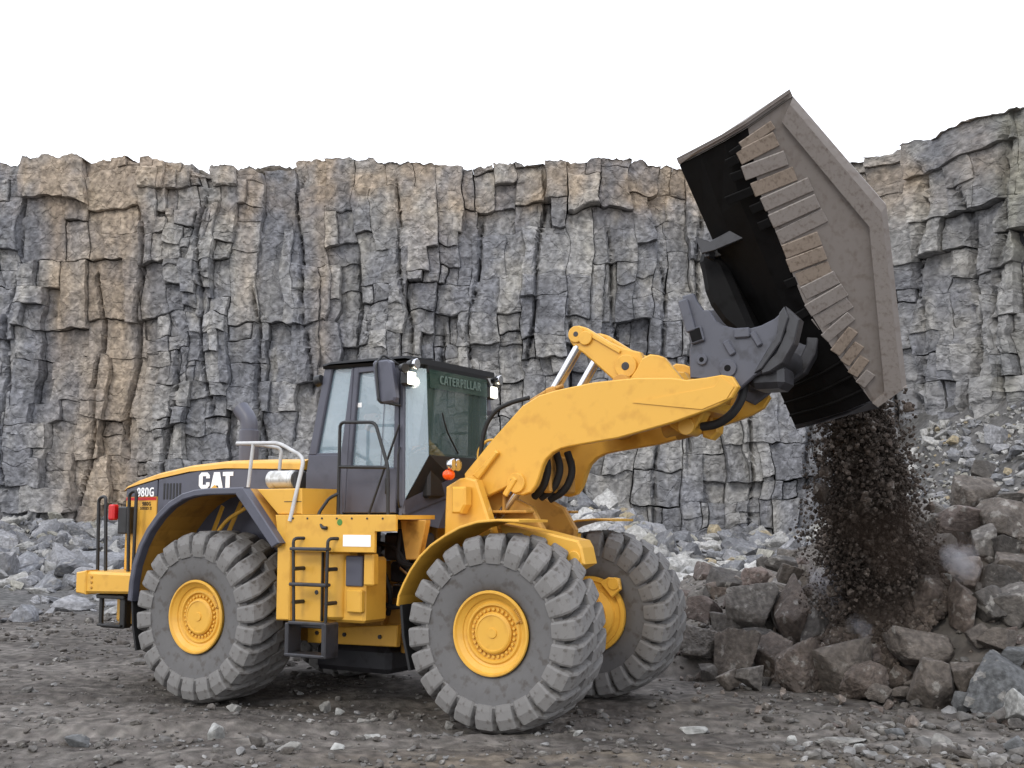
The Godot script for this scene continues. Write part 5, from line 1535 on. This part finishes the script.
const LUG := [[5.36, 4.944], [5.521, 4.874], [5.873, 5.024], [6.007, 4.977], [5.869, 4.867], [5.561, 4.774], [5.432, 4.756]]
const DRUM := [[5.33, 4.62], [5.30, 4.74], [5.33, 4.86], [5.46, 4.87], [5.6, 4.7], [5.9, 3.95], [5.7, 3.93], [5.55, 4.07], [5.42, 4.26], [5.36, 4.42]]
const FLOOR_N := Vector3(0.25719, -0.4806, 0.83838)  # outward side of the bucket floor
func bucket(L: Node3D):
	var B := Node3D.new()
	B.name = "bucket"
	L.add_child(B, true)
	front(B)
	var n := FLOOR_N
	var A := Vector3(6.57, 6.02, 0.85)
	var nose_r := Vector3(7.27, 5.06, 0.09)
	var nose_l := Vector3(7.26, 3.40, -0.86)
	var D := Vector3(6.96, 3.20, -0.88)
	var HR := Vector3(6.13, 5.78, 0.85)
	var HL := Vector3(6.90, 3.25, -0.85)
	var I1 := Vector3(6.44, 5.82, 0.77)
	var I2 := Vector3(7.09, 4.89, 0.04)
	var I3 := Vector3(7.04, 3.33, -0.83)
	var H1 := Vector3(6.14, 5.25, 0.54)
	var H2 := Vector3(6.28, 4.70, 0.18)
	var H3 := Vector3(6.40, 4.22, -0.10)
	var H4 := Vector3(6.60, 3.78, -0.42)
	one("floor_plate", M.steel, B, func(m): m.slab([HR, A, nose_r, nose_l, D, HL, H4, H3, H2, H1], -n * 0.07))
	# the cutting edge: a thick strip with a ground bevel
	var e1 := A.lerp(I1, 0.28)
	var e2 := nose_r.lerp(I2, 0.30)
	var e3 := nose_l.lerp(I3, 0.24)
	for q in [[A, nose_r, I2, I1, e1, e2], [nose_r, nose_l, I3, I2, e2, e3]]:
		one("cutting_edge", M.steel_worn, B, func(m): m.slab([q[4] + n * 0.05, q[5] + n * 0.05, q[2] + n * 0.05, q[3] + n * 0.05], -n * 0.11))
		one("edge_bevel", M.steel, B, func(m):
			m.slab([q[4] + n * 0.045, q[5] + n * 0.045, q[1] + n * 0.004, q[0] + n * 0.004], -n * 0.03))
	one("cutting_edge", M.steel_worn, B, func(m): m.slab([nose_l + n * 0.048, D + n * 0.048, HL.lerp(D, 0.2) + n * 0.048, I3 + n * 0.048], -n * 0.11))
	# wear bars welded on the floor
	var bl := [[6.04, 5.63, 0.79], [6.0, 5.53, 0.75], [6.02, 5.40, 0.66], [6.08, 5.25, 0.55], [6.15, 5.12, 0.45], [6.2, 4.97, 0.35], [6.25, 4.82, 0.25], [6.28, 4.69, 0.17], [6.3, 4.56, 0.09], [6.36, 4.43, -0.01], [6.4, 4.3, -0.09], [6.42, 4.14, -0.19], [6.47, 4.0, -0.28], [6.54, 3.87, -0.38], [6.62, 3.73, -0.48], [6.70, 3.62, -0.56], [6.76, 3.51, -0.64], [6.82, 3.41, -0.71]]
	var br := [[6.36, 5.8, 0.79], [6.37, 5.68, 0.72], [6.43, 5.52, 0.6], [6.49, 5.38, 0.5], [6.62, 5.28, 0.41], [6.66, 5.13, 0.32], [6.71, 5.0, 0.23], [6.63, 4.8, 0.13], [6.66, 4.67, 0.05], [6.69, 4.53, -0.04], [6.74, 4.44, -0.1], [6.8, 4.32, -0.18], [6.83, 4.2, -0.25], [6.83, 4.07, -0.32], [6.83, 3.94, -0.4], [6.87, 3.8, -0.5], [6.9, 3.67, -0.59], [6.94, 3.53, -0.68]]
	var look := "rrsrsssrrrssssrrrs"
	for i in bl.size():
		var a := V(bl[i])
		var b := V(br[i])
		a -= n * n.dot(a - A)
		b -= n * n.dot(b - A)
		var u := (b - a).normalized()
		var wv := n.cross(u).normalized()
		var wd: float = 0.074 if i < 13 else 0.058
		if i == 0: wd = 0.045
		var th: float = 0.018 + 0.007 * (i % 3)
		one("wear_bar", M.steel_rust if look[i] == "r" else M.steel_worn, B, func(m): m.box((a + b) / 2 + n * th / 2, Vector3((b - a).length(), wd * 2.0, th), 0.007, Basis(u, wv, n)))
		if i < 6 or i == 9 or i == 11:
			var a2 := a - u * (0.13 if i != 3 else 0.28)
			one("wear_bar", M.bucket_black, B, func(m): m.box((a + a2) / 2 + n * 0.012, Vector3((a2 - a).length() - 0.01, wd * 1.2, 0.03), 0.006, Basis(u, wv, n)))
	# curved black back: rows of points from the heel round to the upper rim
	var F := Vector3(5.30, 5.64, 0.45)
	var E := Vector3(6.02, 3.05, -1.2)
	var heel := [HR, H1, H2, H3, H4, HL]
	var ts := [0.0, 0.21, 0.43, 0.62, 0.81, 1.0]
	var rows := []
	for i in 6:
		var f := F.lerp(E, ts[i])
		var h: Vector3 = heel[i]
		var row := [h, h.lerp(f, 0.33) + n * 0.06, h.lerp(f, 0.68) + n * 0.045, f]
		row.append(f - n * 0.30 + Vector3(0.02, 0.0, 0.0))
		row.append(f - n * 0.85 + Vector3(0.22, 0.1, 0.0))
		if i == 0:
			row[4] -= (HR - HL).normalized() * 0.12
			row[5] -= (HR - HL).normalized() * 0.35
		rows.append(row)
	one("back_shell", M.bucket_black, B, func(m):
		for i in 5:
			for k in 5:
				m.quad(rows[i][k], rows[i][k + 1], rows[i + 1][k + 1], rows[i + 1][k])
				var o := -n * 0.05 if k < 3 else Vector3(0.05, 0, 0)
				m.quad(rows[i + 1][k] + o, rows[i + 1][k + 1] + o, rows[i][k + 1] + o, rows[i][k] + o))
	# end plate on the raised end and its bright rim
	var up: Vector3 = (HR - HL).normalized()
	one("end_plate", M.steel, B, func(m): m.slab([HR + up * 0.02, A + up * 0.02, A - n * 0.75 - (A - HR) * 0.3 - up * 0.35, rows[0][5], rows[0][4], F + up * 0.02, rows[0][2] + up * 0.02, rows[0][1] + up * 0.02], up * 0.06))
	one("end_rim", M.steel_worn, B, func(m):
		m.slab([F + up * 0.01 + n * 0.02, rows[0][2] + up * 0.01 + n * 0.02, rows[0][1] + up * 0.01 + n * 0.02, HR + up * 0.01 + n * 0.02, A + up * 0.01 + n * 0.02, A + up * 0.055 + n * 0.02, HR + up * 0.055 + n * 0.02, rows[0][1] + up * 0.055 + n * 0.02, rows[0][2] + up * 0.055 + n * 0.02, F + up * 0.055 + n * 0.02], -n * 0.05))
	one("dump_lip", M.dark_steel, B, func(m):
		m.slab([HL.lerp(D, 0.1) + n * 0.01, rows[5][1] + n * 0.01, rows[5][2] + n * 0.01, E + n * 0.01, E + n * 0.01 - up * 0.05, rows[5][2] + n * 0.01 - up * 0.05, rows[5][1] + n * 0.01 - up * 0.05, D + n * 0.01 - up * 0.03], -n * 0.06))
	for k in 3:
		var t := 0.86 + 0.05 * k
		one("shell_rib", M.bucket_black, B, func(m):
			m.tube([heel[4].lerp(HL, (t - 0.81) / 0.19) + n * 0.01, (rows[4][1] as Vector3).lerp(rows[5][1], (t - 0.81) / 0.19) + n * 0.01, (rows[4][2] as Vector3).lerp(rows[5][2], (t - 0.81) / 0.19) + n * 0.01, F.lerp(E, t)], 0.018, 6))
	# hinge lug on the back
	one("hinge_lug", M.dark_steel, B, func(m):
		m.prism(LUG, 0.14, 0.18, 0.006)
		m.prism(LUG, -0.12, -0.08, 0.006)
		m.box(Vector3(LUG[6][0] + 0.04, LUG[6][1] + 0.05, 0.03), Vector3(0.05, 0.16, 0.2), 0.008))
	one("hinge_drum", M.bucket_black, B, func(m): m.prism(DRUM, -0.62, -0.1, 0.06))
	# carrier that holds the bucket on the arms
	var carrier_poly := [[5.319, 4.263], [5.435, 4.284], [5.47, 4.20], [5.536, 4.102], [5.598, 4.097], [5.667, 3.981], [5.74, 3.93], [5.86, 3.895], [6.018, 3.884], [6.12, 3.905], [6.25, 3.96], [6.366, 4.054], [6.478, 3.928], [6.42, 3.72], [6.332, 3.55], [6.18, 3.46], [6.036, 3.41], [5.90, 3.30], [5.78, 3.22], [5.66, 3.28], [5.56, 3.40], [5.388, 3.426], [5.382, 3.688], [5.416, 3.828], [5.40, 3.95], [5.328, 4.10]]
	for s in [1.0, -1.0]:
		one("carrier_plate", M.carrier, B, func(m): zprism(m, carrier_poly, 0.42, 0.50, s, 0.012))
		one("carrier_horn", M.dark_steel, B, func(m):
			zprism(m, [[6.366, 4.07], [6.50, 3.93], [6.44, 3.70], [6.33, 3.52], [6.20, 3.44], [6.12, 3.42], [6.10, 3.48], [6.26, 3.62], [6.36, 3.82]], 0.34 if s > 0 else 0.36, 0.53, s, 0.012)
			zprism(m, [[6.36, 4.06], [6.31, 4.0], [6.28, 3.80], [6.12, 3.55], [6.05, 3.43], [6.13, 3.47], [6.32, 3.72], [6.4, 3.95]], 0.5, 0.56, s, 0.01))
		one("carrier_boss", M.carrier, B, func(m): m.cyl(Vector3(5.52, 3.60, 0.40 * s), Vector3(5.52, 3.60, 0.53 * s), 0.055, -1, 18))
		one("carrier_boss", M.carrier, B, func(m): m.cyl(Vector3(5.78, 3.5, 0.40 * s), Vector3(5.78, 3.5, 0.525 * s), 0.09, -1, 20))
		for q in [[5.38, 4.05, 0.5, 0.1, 0.34, 0.12, 0.25], [5.47, 3.85, 0.52, 0.14, 0.16, 0.05, 0.25], [5.93, 3.84, 0.51, 0.16, 0.1, 0.05, 0.0], [5.80, 3.7, 0.51, 0.07, 0.16, 0.05, 0.5], [6.07, 3.77, 0.51, 0.06, 0.16, 0.05, 0.5]]:
			one("carrier_block", M.carrier, B, func(m): m.box(Vector3(q[0], q[1], q[2] * s), Vector3(q[3], q[4], q[5]), 0.012, Basis(Vector3(0, 0, 1), q[6])))
		one("carrier_pin", M.bucket_black, B, func(m): m.cyl(Vector3(5.52, 3.60, 0.5 * s), Vector3(5.52, 3.60, 0.536 * s), 0.025, -1, 12))
		one("carrier_pin", M.bucket_black, B, func(m): m.cyl(Vector3(5.78, 3.5, 0.5 * s), Vector3(5.78, 3.5, 0.53 * s), 0.035, -1, 12))
		one("latch_window", M.bucket_black, B, func(m): m.box(Vector3(5.47, 3.85, 0.548 * s), Vector3(0.11, 0.12, 0.006), 0.0, Basis(Vector3(0, 0, 1), 0.25)))
	one("carrier_tube", M.dark_steel, B, func(m):
		m.cyl(Vector3(5.78, 3.5, -0.42), Vector3(5.78, 3.5, 0.42), 0.14, -1, 20)
		m.cyl(Vector3(6.2, 3.62, -0.40), Vector3(6.2, 3.62, 0.40), 0.12, -1, 20)
		m.cyl(Vector3(5.5, 3.7, -0.42), Vector3(5.5, 3.7, 0.42), 0.07, -1, 20)
		m.box(Vector3(5.95, 3.62, 0), Vector3(0.5, 0.3, 0.83), 0.05)
		m.box(Vector3(6.12, 3.42, 0.15), Vector3(0.35, 0.25, 0.5), 0.06))
# ------------------------------------------------------------------ what falls out of the bucket
func build_soil():
	var r := RandomNumberGenerator.new()
	r.seed = 2024
	var forms := []
	var tn := [[0.11, 0.09, 0.077], [0.135, 0.11, 0.094], [0.095, 0.078, 0.068], [0.165, 0.135, 0.115], [0.12, 0.1, 0.086], [0.22, 0.185, 0.16]]
	for k in 6:
		var mb := rock_shape(r, 2, 6, 0.16, 0.1, 1.0)
		tint_rock(mb, tn[k], k * 23.0, Vector3.ONE * 0.2)
		forms.append(mb.mesh())
	var place := func(spread: float) -> Array:
		var t := pow(r.randf(), 0.72)
		var mid := Vector3(3.93, 3.42, -13.0).lerp(Vector3(4.62, 0.85, -14.75), t)
		mid.x = lerp(3.95, 4.72, pow(t, 1.25))
		var wide: float = lerp(0.34, 0.66, pow(t, 0.8)) * spread
		var across: float = r.randfn() * 0.5
		across = clamp(across, -1.3, 1.3)
		var wob := 0.16 * sin(mid.y * 5.0 + 1.0) + 0.1 * sin(mid.y * 11.0)
		var lump := nz2.get_noise_2d(across * 2.0, mid.y * 2.5)
		return [mid + Vector3((across + wob * 0.3) * wide * 1.15 + 0.06 * lump, r.randf_range(-0.15, 0.15), r.randfn() * 0.2), lump, t, abs(across)]
	var holder := group_node("falling_soil")
	tag(holder, "curtain of dark brown soil and crumbs pouring from the tipped bucket", "soil", "", "stuff")
	var xs := []
	for k in 6: xs.append([])
	for i in 64000:
		var q: Array = place.call(1.0)
		if q[1] < -0.25 and r.randf() < 0.6: continue
		var s: float = 0.008 + 0.055 * pow(r.randf(), 4.5)
		s *= 1.0 - 0.45 * min(q[3], 1.0)
		var b := Basis.from_euler(Vector3(r.randf() * 6, r.randf() * 6, r.randf() * 6)).scaled_local(Vector3(s, s * 0.8, s) * 1.5)
		var k := r.randi() % 6
		if k == 5 and r.randf() < 0.6: k = 0
		xs[k].append(Transform3D(b, q[0]))
	# soil already lying in a cone on the boulders
	for i in 5200:
		var a := r.randf() * TAU
		var d := pow(r.randf(), 0.7) * 1.0
		var x := 4.7 + cos(a) * d * 1.0
		var z := -14.5 + sin(a) * d * 0.7
		var y: float = pile_height(x, z) + 0.12 + (1.0 - d) * 0.55 * r.randf()
		var s := 0.03 + 0.07 * pow(r.randf(), 3.0)
		xs[r.randi() % 5].append(Transform3D(Basis.from_euler(Vector3(r.randf() * 6, r.randf() * 6, 0)).scaled_local(Vector3.ONE * s * 1.5), Vector3(x, y, z)))
	for k in 6:
		var mm := MultiMesh.new()
		mm.transform_format = MultiMesh.TRANSFORM_3D
		mm.mesh = forms[k]
		mm.instance_count = xs[k].size()
		for i in xs[k].size(): mm.set_instance_transform(i, xs[k][i])
		var o := MultiMeshInstance3D.new()
		o.multimesh = mm
		o.material_override = M.soil
		o.name = "soil_crumbs" if k == 0 else "soil_crumbs_%03d" % k
		holder.add_child(o, true)
		o.set_meta("kind", "stuff")
	# the dense middle of the stream: clotted soil without a gap
	var core := Mb.new()
	var rings := []
	for j in 61:
		var t := j / 60.0
		var mid := Vector3(lerp(3.95, 4.72, pow(t, 1.25)), lerpf(3.42, 0.85, t), lerpf(-13.0, -14.75, t))
		var wide: float = lerp(0.2, 0.5, pow(t, 0.8)) * (0.35 if j == 0 or j == 60 else 1.0)
		var ring := []
		for i in 48:
			var a := TAU * i / 48
			var f := 1.0 + 0.55 * nz4.get_noise_3d(cos(a) * 0.9, mid.y * 1.4, sin(a) * 0.9) + 0.4 * nz3.get_noise_3d(cos(a) * 3.5, mid.y * 7.0, sin(a) * 3.5) + 0.2 * nz3.get_noise_3d(cos(a) * 9.0, mid.y * 18.0, sin(a) * 9.0)
			ring.append(mid + Vector3(cos(a) * wide * f, 0, sin(a) * 0.2 * f))
		rings.append(ring)
	for j in 60:
		for i in 48:
			var k := (i + 1) % 48
			var f := 1.0 + 0.7 * nz3.get_noise_3d(i * 0.9, j * 0.9, 4.0)
			core.col = Color(0.1 * f, 0.082 * f, 0.07 * f)
			core.quad(rings[j][i], rings[j][k], rings[j + 1][k], rings[j + 1][i])
	put("soil_core", core, M.soil, holder).set_meta("kind", "stuff")
	# the clods one can pick out
	for i in 64:
		var q: Array = place.call(1.05)
		var s := r.randf_range(0.08, 0.17)
		if i < 6: s = r.randf_range(0.2, 0.3)
		var o := put("clod", forms[[1, 3, 4, 5, 3, 0][i % 6]], M.soil)
		o.transform = Transform3D(Basis.from_euler(Vector3(r.randf() * 6, r.randf() * 6, r.randf() * 6)).scaled_local(Vector3(s, s * 0.75, s * 0.9)), q[0] + Vector3(0, 0, 0.16))
		var hi: float = q[0].y
		tag(o, ("big" if i < 6 else "fist sized" if s < 0.14 else "head sized") + " brown clod in mid air " + ("just below the bucket lip" if hi > 2.6 else "half way down the pouring soil" if hi > 1.7 else "about to hit the boulders"), "clod", "clods falling with the soil")
	# dust hanging where it lands
	for d in [[4.6, 1.2, -14.2, 1.6, 1.0, 0.7, 14, 0.5, 0.32, Color(0.42, 0.37, 0.335)], [5.3, 1.52, -13.7, 0.3, 0.3, 0.2, 14, 0.16, 0.7, Color(0.92, 0.92, 0.95)], [3.85, 1.3, -14.55, 0.3, 0.4, 0.2, 12, 0.16, 0.6, Color(0.92, 0.92, 0.95)], [4.2, 0.66, -13.9, 0.28, 0.26, 0.2, 10, 0.14, 0.6, Color(0.92, 0.92, 0.95)], [4.2, 2.2, -13.4, 0.9, 1.3, 0.4, 16, 0.45, 0.4, Color(0.34, 0.29, 0.255)]]:
		for i in d[6]:
			var f := FogVolume.new()
			f.name = numbered("dust_cloud")
			f.shape = RenderingServer.FOG_VOLUME_SHAPE_ELLIPSOID
			var z: float = d[7] * r.randf_range(0.6, 1.8)
			f.size = Vector3(z * r.randf_range(0.8, 1.6), z * r.randf_range(0.8, 1.5), z)
			var m := FogMaterial.new()
			m.density = d[8] * r.randf_range(0.5, 1.4)
			m.albedo = d[9]
			m.edge_fade = 0.6
			f.material = m
			f.position = Vector3(d[0] + d[3] * 0.5 * r.randfn() * 0.6, d[1] + d[4] * 0.5 * r.randfn() * 0.6, d[2] + d[5] * 0.5 * r.randfn() * 0.5)
			f.rotation = Vector3(r.randf() * 3.0, r.randf() * 3.0, r.randf() * 3.0)
			add_child(f)
			tag(f, "", "", "", "stuff")

# ------------------------------------------------------------------ the driver
func capsule(p: Vector3, a: Vector3, b: Vector3, ra: float, rb: float) -> float:
	var ab := b - a
	var t: float = clamp((p - a).dot(ab) / max(ab.length_squared(), 1e-9), 0.0, 1.0)
	return (p - a - ab * t).length() - lerpf(ra, rb, t)
func smin(a: float, b: float, k: float) -> float:
	var h: float = max(k - abs(a - b), 0.0) / k
	return min(a, b) - h * h * k * 0.25
func nets(st: Mb, lo: Vector3, hi: Vector3, cell: float, bones: Array, k: float):
	# bones: [from, to, radius, radius, colour]; one smooth skin over all of them
	var n := Vector3i(((hi - lo) / cell).ceil()) + Vector3i.ONE
	var f := PackedFloat32Array()
	f.resize(n.x * n.y * n.z)
	var i := 0
	for z in n.z:
		for y in n.y:
			for x in n.x:
				var p := lo + Vector3(x, y, z) * cell
				var d := 9.0
				for b in bones:
					var e := capsule(p, b[0], b[1], b[2], b[3])
					d = smin(d, e, k) if e < d + k else d
				f[i] = d
				i += 1
	var at := {}
	var sx := 1
	var sy := n.x
	var sz := n.x * n.y
	var corner := [0, sx, sy, sx + sy, sz, sx + sz, sy + sz, sx + sy + sz]
	for z in n.z - 1:
		for y in n.y - 1:
			for x in n.x - 1:
				var c := x + y * sy + z * sz
				var neg := 0
				for q in corner:
					if f[c + q] < 0: neg += 1
				if neg == 0 or neg == 8: continue
				var sum := Vector3.ZERO
				var cnt := 0
				for e in [[0, 1], [2, 3], [4, 5], [6, 7], [0, 2], [1, 3], [4, 6], [5, 7], [0, 4], [1, 5], [2, 6], [3, 7]]:
					var a: float = f[c + corner[e[0]]]
					var b: float = f[c + corner[e[1]]]
					if (a < 0) != (b < 0):
						var t := a / (a - b)
						var pa := Vector3(e[0] & 1, (e[0] >> 1) & 1, e[0] >> 2)
						var pb := Vector3(e[1] & 1, (e[1] >> 1) & 1, e[1] >> 2)
						sum += pa.lerp(pb, t)
						cnt += 1
				at[c] = lo + (Vector3(x, y, z) + sum / cnt) * cell
	var hue := func(p: Vector3) -> Color:
		var best := 9.0
		var col := Color.WHITE
		for b in bones:
			var e := capsule(p, b[0], b[1], b[2], b[3])
			if e < best:
				best = e
				col = b[4]
		return col
	for c in at:
		for ax in 3:
			var s: int = [sx, sy, sz][ax]
			var u: int = [sy, sz, sx][ax]
			var w: int = [sz, sx, sy][ax]
			if (f[c] < 0) == (f[c + s] < 0): continue
			if not (at.has(c - u) and at.has(c - w) and at.has(c - u - w)): continue
			st.col = hue.call(at[c])
			if f[c] < 0: st.quad(at[c], at[c - w], at[c - u - w], at[c - u])
			else: st.quad(at[c], at[c - u], at[c - u - w], at[c - w])
func build_driver():
	var P := group_node("person")
	P.position = LOADER_AT
	P.rotation.y = LOADER_TURN
	tag(P, "person in grey jacket and dark cap seated at the wheel in the cab", "person")
	var skin := Color(0.5, 0.28, 0.2)
	var coat := Color(0.17, 0.21, 0.27)
	var legs := Color(0.06, 0.065, 0.08)
	var shoe := Color(0.03, 0.03, 0.03)
	var b := [[Vector3(1.2, 2.62, -0.06), Vector3(1.2, 2.62, 0.06), 0.13, 0.13, coat], [Vector3(1.2, 2.65, 0), Vector3(1.17, 2.9, 0), 0.14, 0.155, coat], [Vector3(1.16, 2.97, -0.12), Vector3(1.16, 2.97, 0.12), 0.1, 0.1, coat], [Vector3(1.17, 3.0, 0), Vector3(1.205, 3.14, 0), 0.065, 0.055, skin]]
	for s in [1.0, -1.0]:
		b.append_array([[Vector3(1.17, 2.98, 0.19 * s), Vector3(1.38, 2.76, 0.27 * s), 0.072, 0.055, coat], [Vector3(1.38, 2.76, 0.27 * s), Vector3(1.70, 2.84, 0.2 * s), 0.052, 0.036, coat], [Vector3(1.7, 2.84, 0.2 * s), Vector3(1.76, 2.855, 0.19 * s), 0.03, 0.03, skin],
			[Vector3(1.24, 2.6, 0.1 * s), Vector3(1.68, 2.64, 0.15 * s), 0.09, 0.07, legs], [Vector3(1.68, 2.64, 0.15 * s), Vector3(1.86, 2.2, 0.14 * s), 0.065, 0.045, legs], [Vector3(1.85, 2.13, 0.14 * s), Vector3(2.04, 2.12, 0.15 * s), 0.045, 0.038, shoe]])
	var mb := Mb.new()
	nets(mb, Vector3(0.98, 2.05, -0.38), Vector3(2.12, 3.2, 0.38), 0.02, b, 0.05)
	# head with jaw, nose, brow, ears
	var hd := [[Vector3(1.215, 3.245, 0), Vector3(1.25, 3.25, 0), 0.092, 0.084, skin], [Vector3(1.265, 3.18, 0), Vector3(1.285, 3.165, 0), 0.058, 0.042, skin], [Vector3(1.205, 3.1, 0), Vector3(1.215, 3.2, 0), 0.055, 0.06, skin], [Vector3(1.33, 3.245, 0), Vector3(1.352, 3.213, 0), 0.009, 0.014, skin], [Vector3(1.318, 3.262, -0.035), Vector3(1.318, 3.262, 0.035), 0.013, 0.013, skin], [Vector3(1.322, 3.178, -0.018), Vector3(1.322, 3.178, 0.018), 0.009, 0.009, Color(0.35, 0.14, 0.12)],
		[Vector3(1.215, 3.25, 0.088), Vector3(1.21, 3.215, 0.084), 0.018, 0.013, skin], [Vector3(1.215, 3.25, -0.088), Vector3(1.21, 3.215, -0.084), 0.018, 0.013, skin], [Vector3(1.322, 3.242, 0.032), Vector3(1.322, 3.242, 0.034), 0.01, 0.01, Color(0.05, 0.04, 0.04)], [Vector3(1.322, 3.242, -0.032), Vector3(1.322, 3.242, -0.034), 0.01, 0.01, Color(0.05, 0.04, 0.04)]]
	nets(mb, Vector3(1.09, 3.08, -0.13), Vector3(1.39, 3.36, 0.13), 0.008, hd, 0.02)
	for s in [1.0, -1.0]: # hands closed on the rim of the wheel
		var c := Vector3(1.80, 2.86, 0.185 * s)
		var hb := [[c + Vector3(-0.05, -0.004, 0), c + Vector3(0.0, 0.005, 0), 0.024, 0.026, skin]]
		for k in 4:
			var z: float = (0.03 - 0.02 * k) * s
			var l: float = [0.85, 1.0, 0.95, 0.75][k]
			var a := c + Vector3(0.015, 0.012, z)
			var m := a + Vector3(0.038, 0.004, 0.002 * k * s) * l
			var e := m + Vector3(0.02, -0.026, 0) * l
			hb.append_array([[a, m, 0.0095, 0.0088, skin], [m, e, 0.0088, 0.0082, skin], [e, e + Vector3(-0.018, -0.016, 0) * l, 0.0082, 0.0075, skin]])
		hb.append_array([[c + Vector3(-0.03, -0.01, -0.02 * s), c + Vector3(0.005, -0.028, -0.034 * s), 0.0115, 0.0105, skin], [c + Vector3(0.005, -0.028, -0.034 * s), c + Vector3(0.032, -0.03, -0.03 * s), 0.0105, 0.009, skin]])
		nets(mb, c - Vector3(0.09, 0.075, 0.065), c + Vector3(0.11, 0.055, 0.065), 0.005, hb, 0.008)
	var pm := plain(Color.WHITE, 0.8)
	pm.vertex_color_use_as_albedo = true
	put("body", mb, pm, P)
	var cp := Mb.new()
	nets(cp, Vector3(1.08, 3.22, -0.13), Vector3(1.45, 3.42, 0.13), 0.01, [[Vector3(1.205, 3.29, 0), Vector3(1.235, 3.295, 0), 0.098, 0.09, Color.WHITE], [Vector3(1.31, 3.285, -0.03), Vector3(1.38, 3.275, -0.02), 0.014, 0.01, Color.WHITE], [Vector3(1.31, 3.285, 0.03), Vector3(1.38, 3.275, 0.02), 0.014, 0.01, Color.WHITE]], 0.03)
	put("cap", cp, M.cap, P)
func _ready():
	var cam := Camera3D.new()
	cam.name = "camera"
	cam.position = Vector3(0, 2.0654, 0)
	cam.rotation = Vector3(0.1135, 0, 0)
	cam.fov = rad_to_deg(2.0 * atan(384.0 / 1149.4))
	cam.near = 0.1
	cam.far = 400.0
	add_child(cam)
	cam.current = true
	var env := Environment.new()
	env.background_mode = Environment.BG_SKY
	var sm := ProceduralSkyMaterial.new()
	sm.sky_top_color = Color(0.93, 0.95, 1.0)
	sm.sky_horizon_color = Color(0.985, 0.99, 1.0)
	sm.sky_curve = 0.3
	sm.ground_bottom_color = Color(0.35, 0.34, 0.33)
	sm.ground_horizon_color = Color(0.5, 0.5, 0.5)
	sm.sky_energy_multiplier = 1.3
	sm.sun_angle_max = 0.0
	var sky := Sky.new()
	sky.sky_material = sm
	env.sky = sky
	env.tonemap_mode = Environment.TONE_MAPPER_LINEAR
	env.tonemap_exposure = 1.1
	env.volumetric_fog_enabled = true
	env.volumetric_fog_density = 0.0
	env.sdfgi_enabled = true
	env.ssao_enabled = true
	env.ssil_enabled = true
	var we := WorldEnvironment.new()
	we.name = "world_environment"
	we.environment = env
	add_child(we)
	var sun := DirectionalLight3D.new()
	sun.name = "sun"
	sun.light_energy = 0.4
	sun.light_color = Color(1.0, 0.98, 0.94)
	sun.light_angular_distance = 18.0
	sun.shadow_enabled = true
	add_child(sun)
	sun.look_at_from_position(Vector3(-9, 16, 10), Vector3(0, 0, -8))
	make_materials()
	build_ground()
	build_cliff()
	build_loader()
	build_driver()
	build_boulders()
	build_rubble()
	build_floor_stones()
	build_soil()
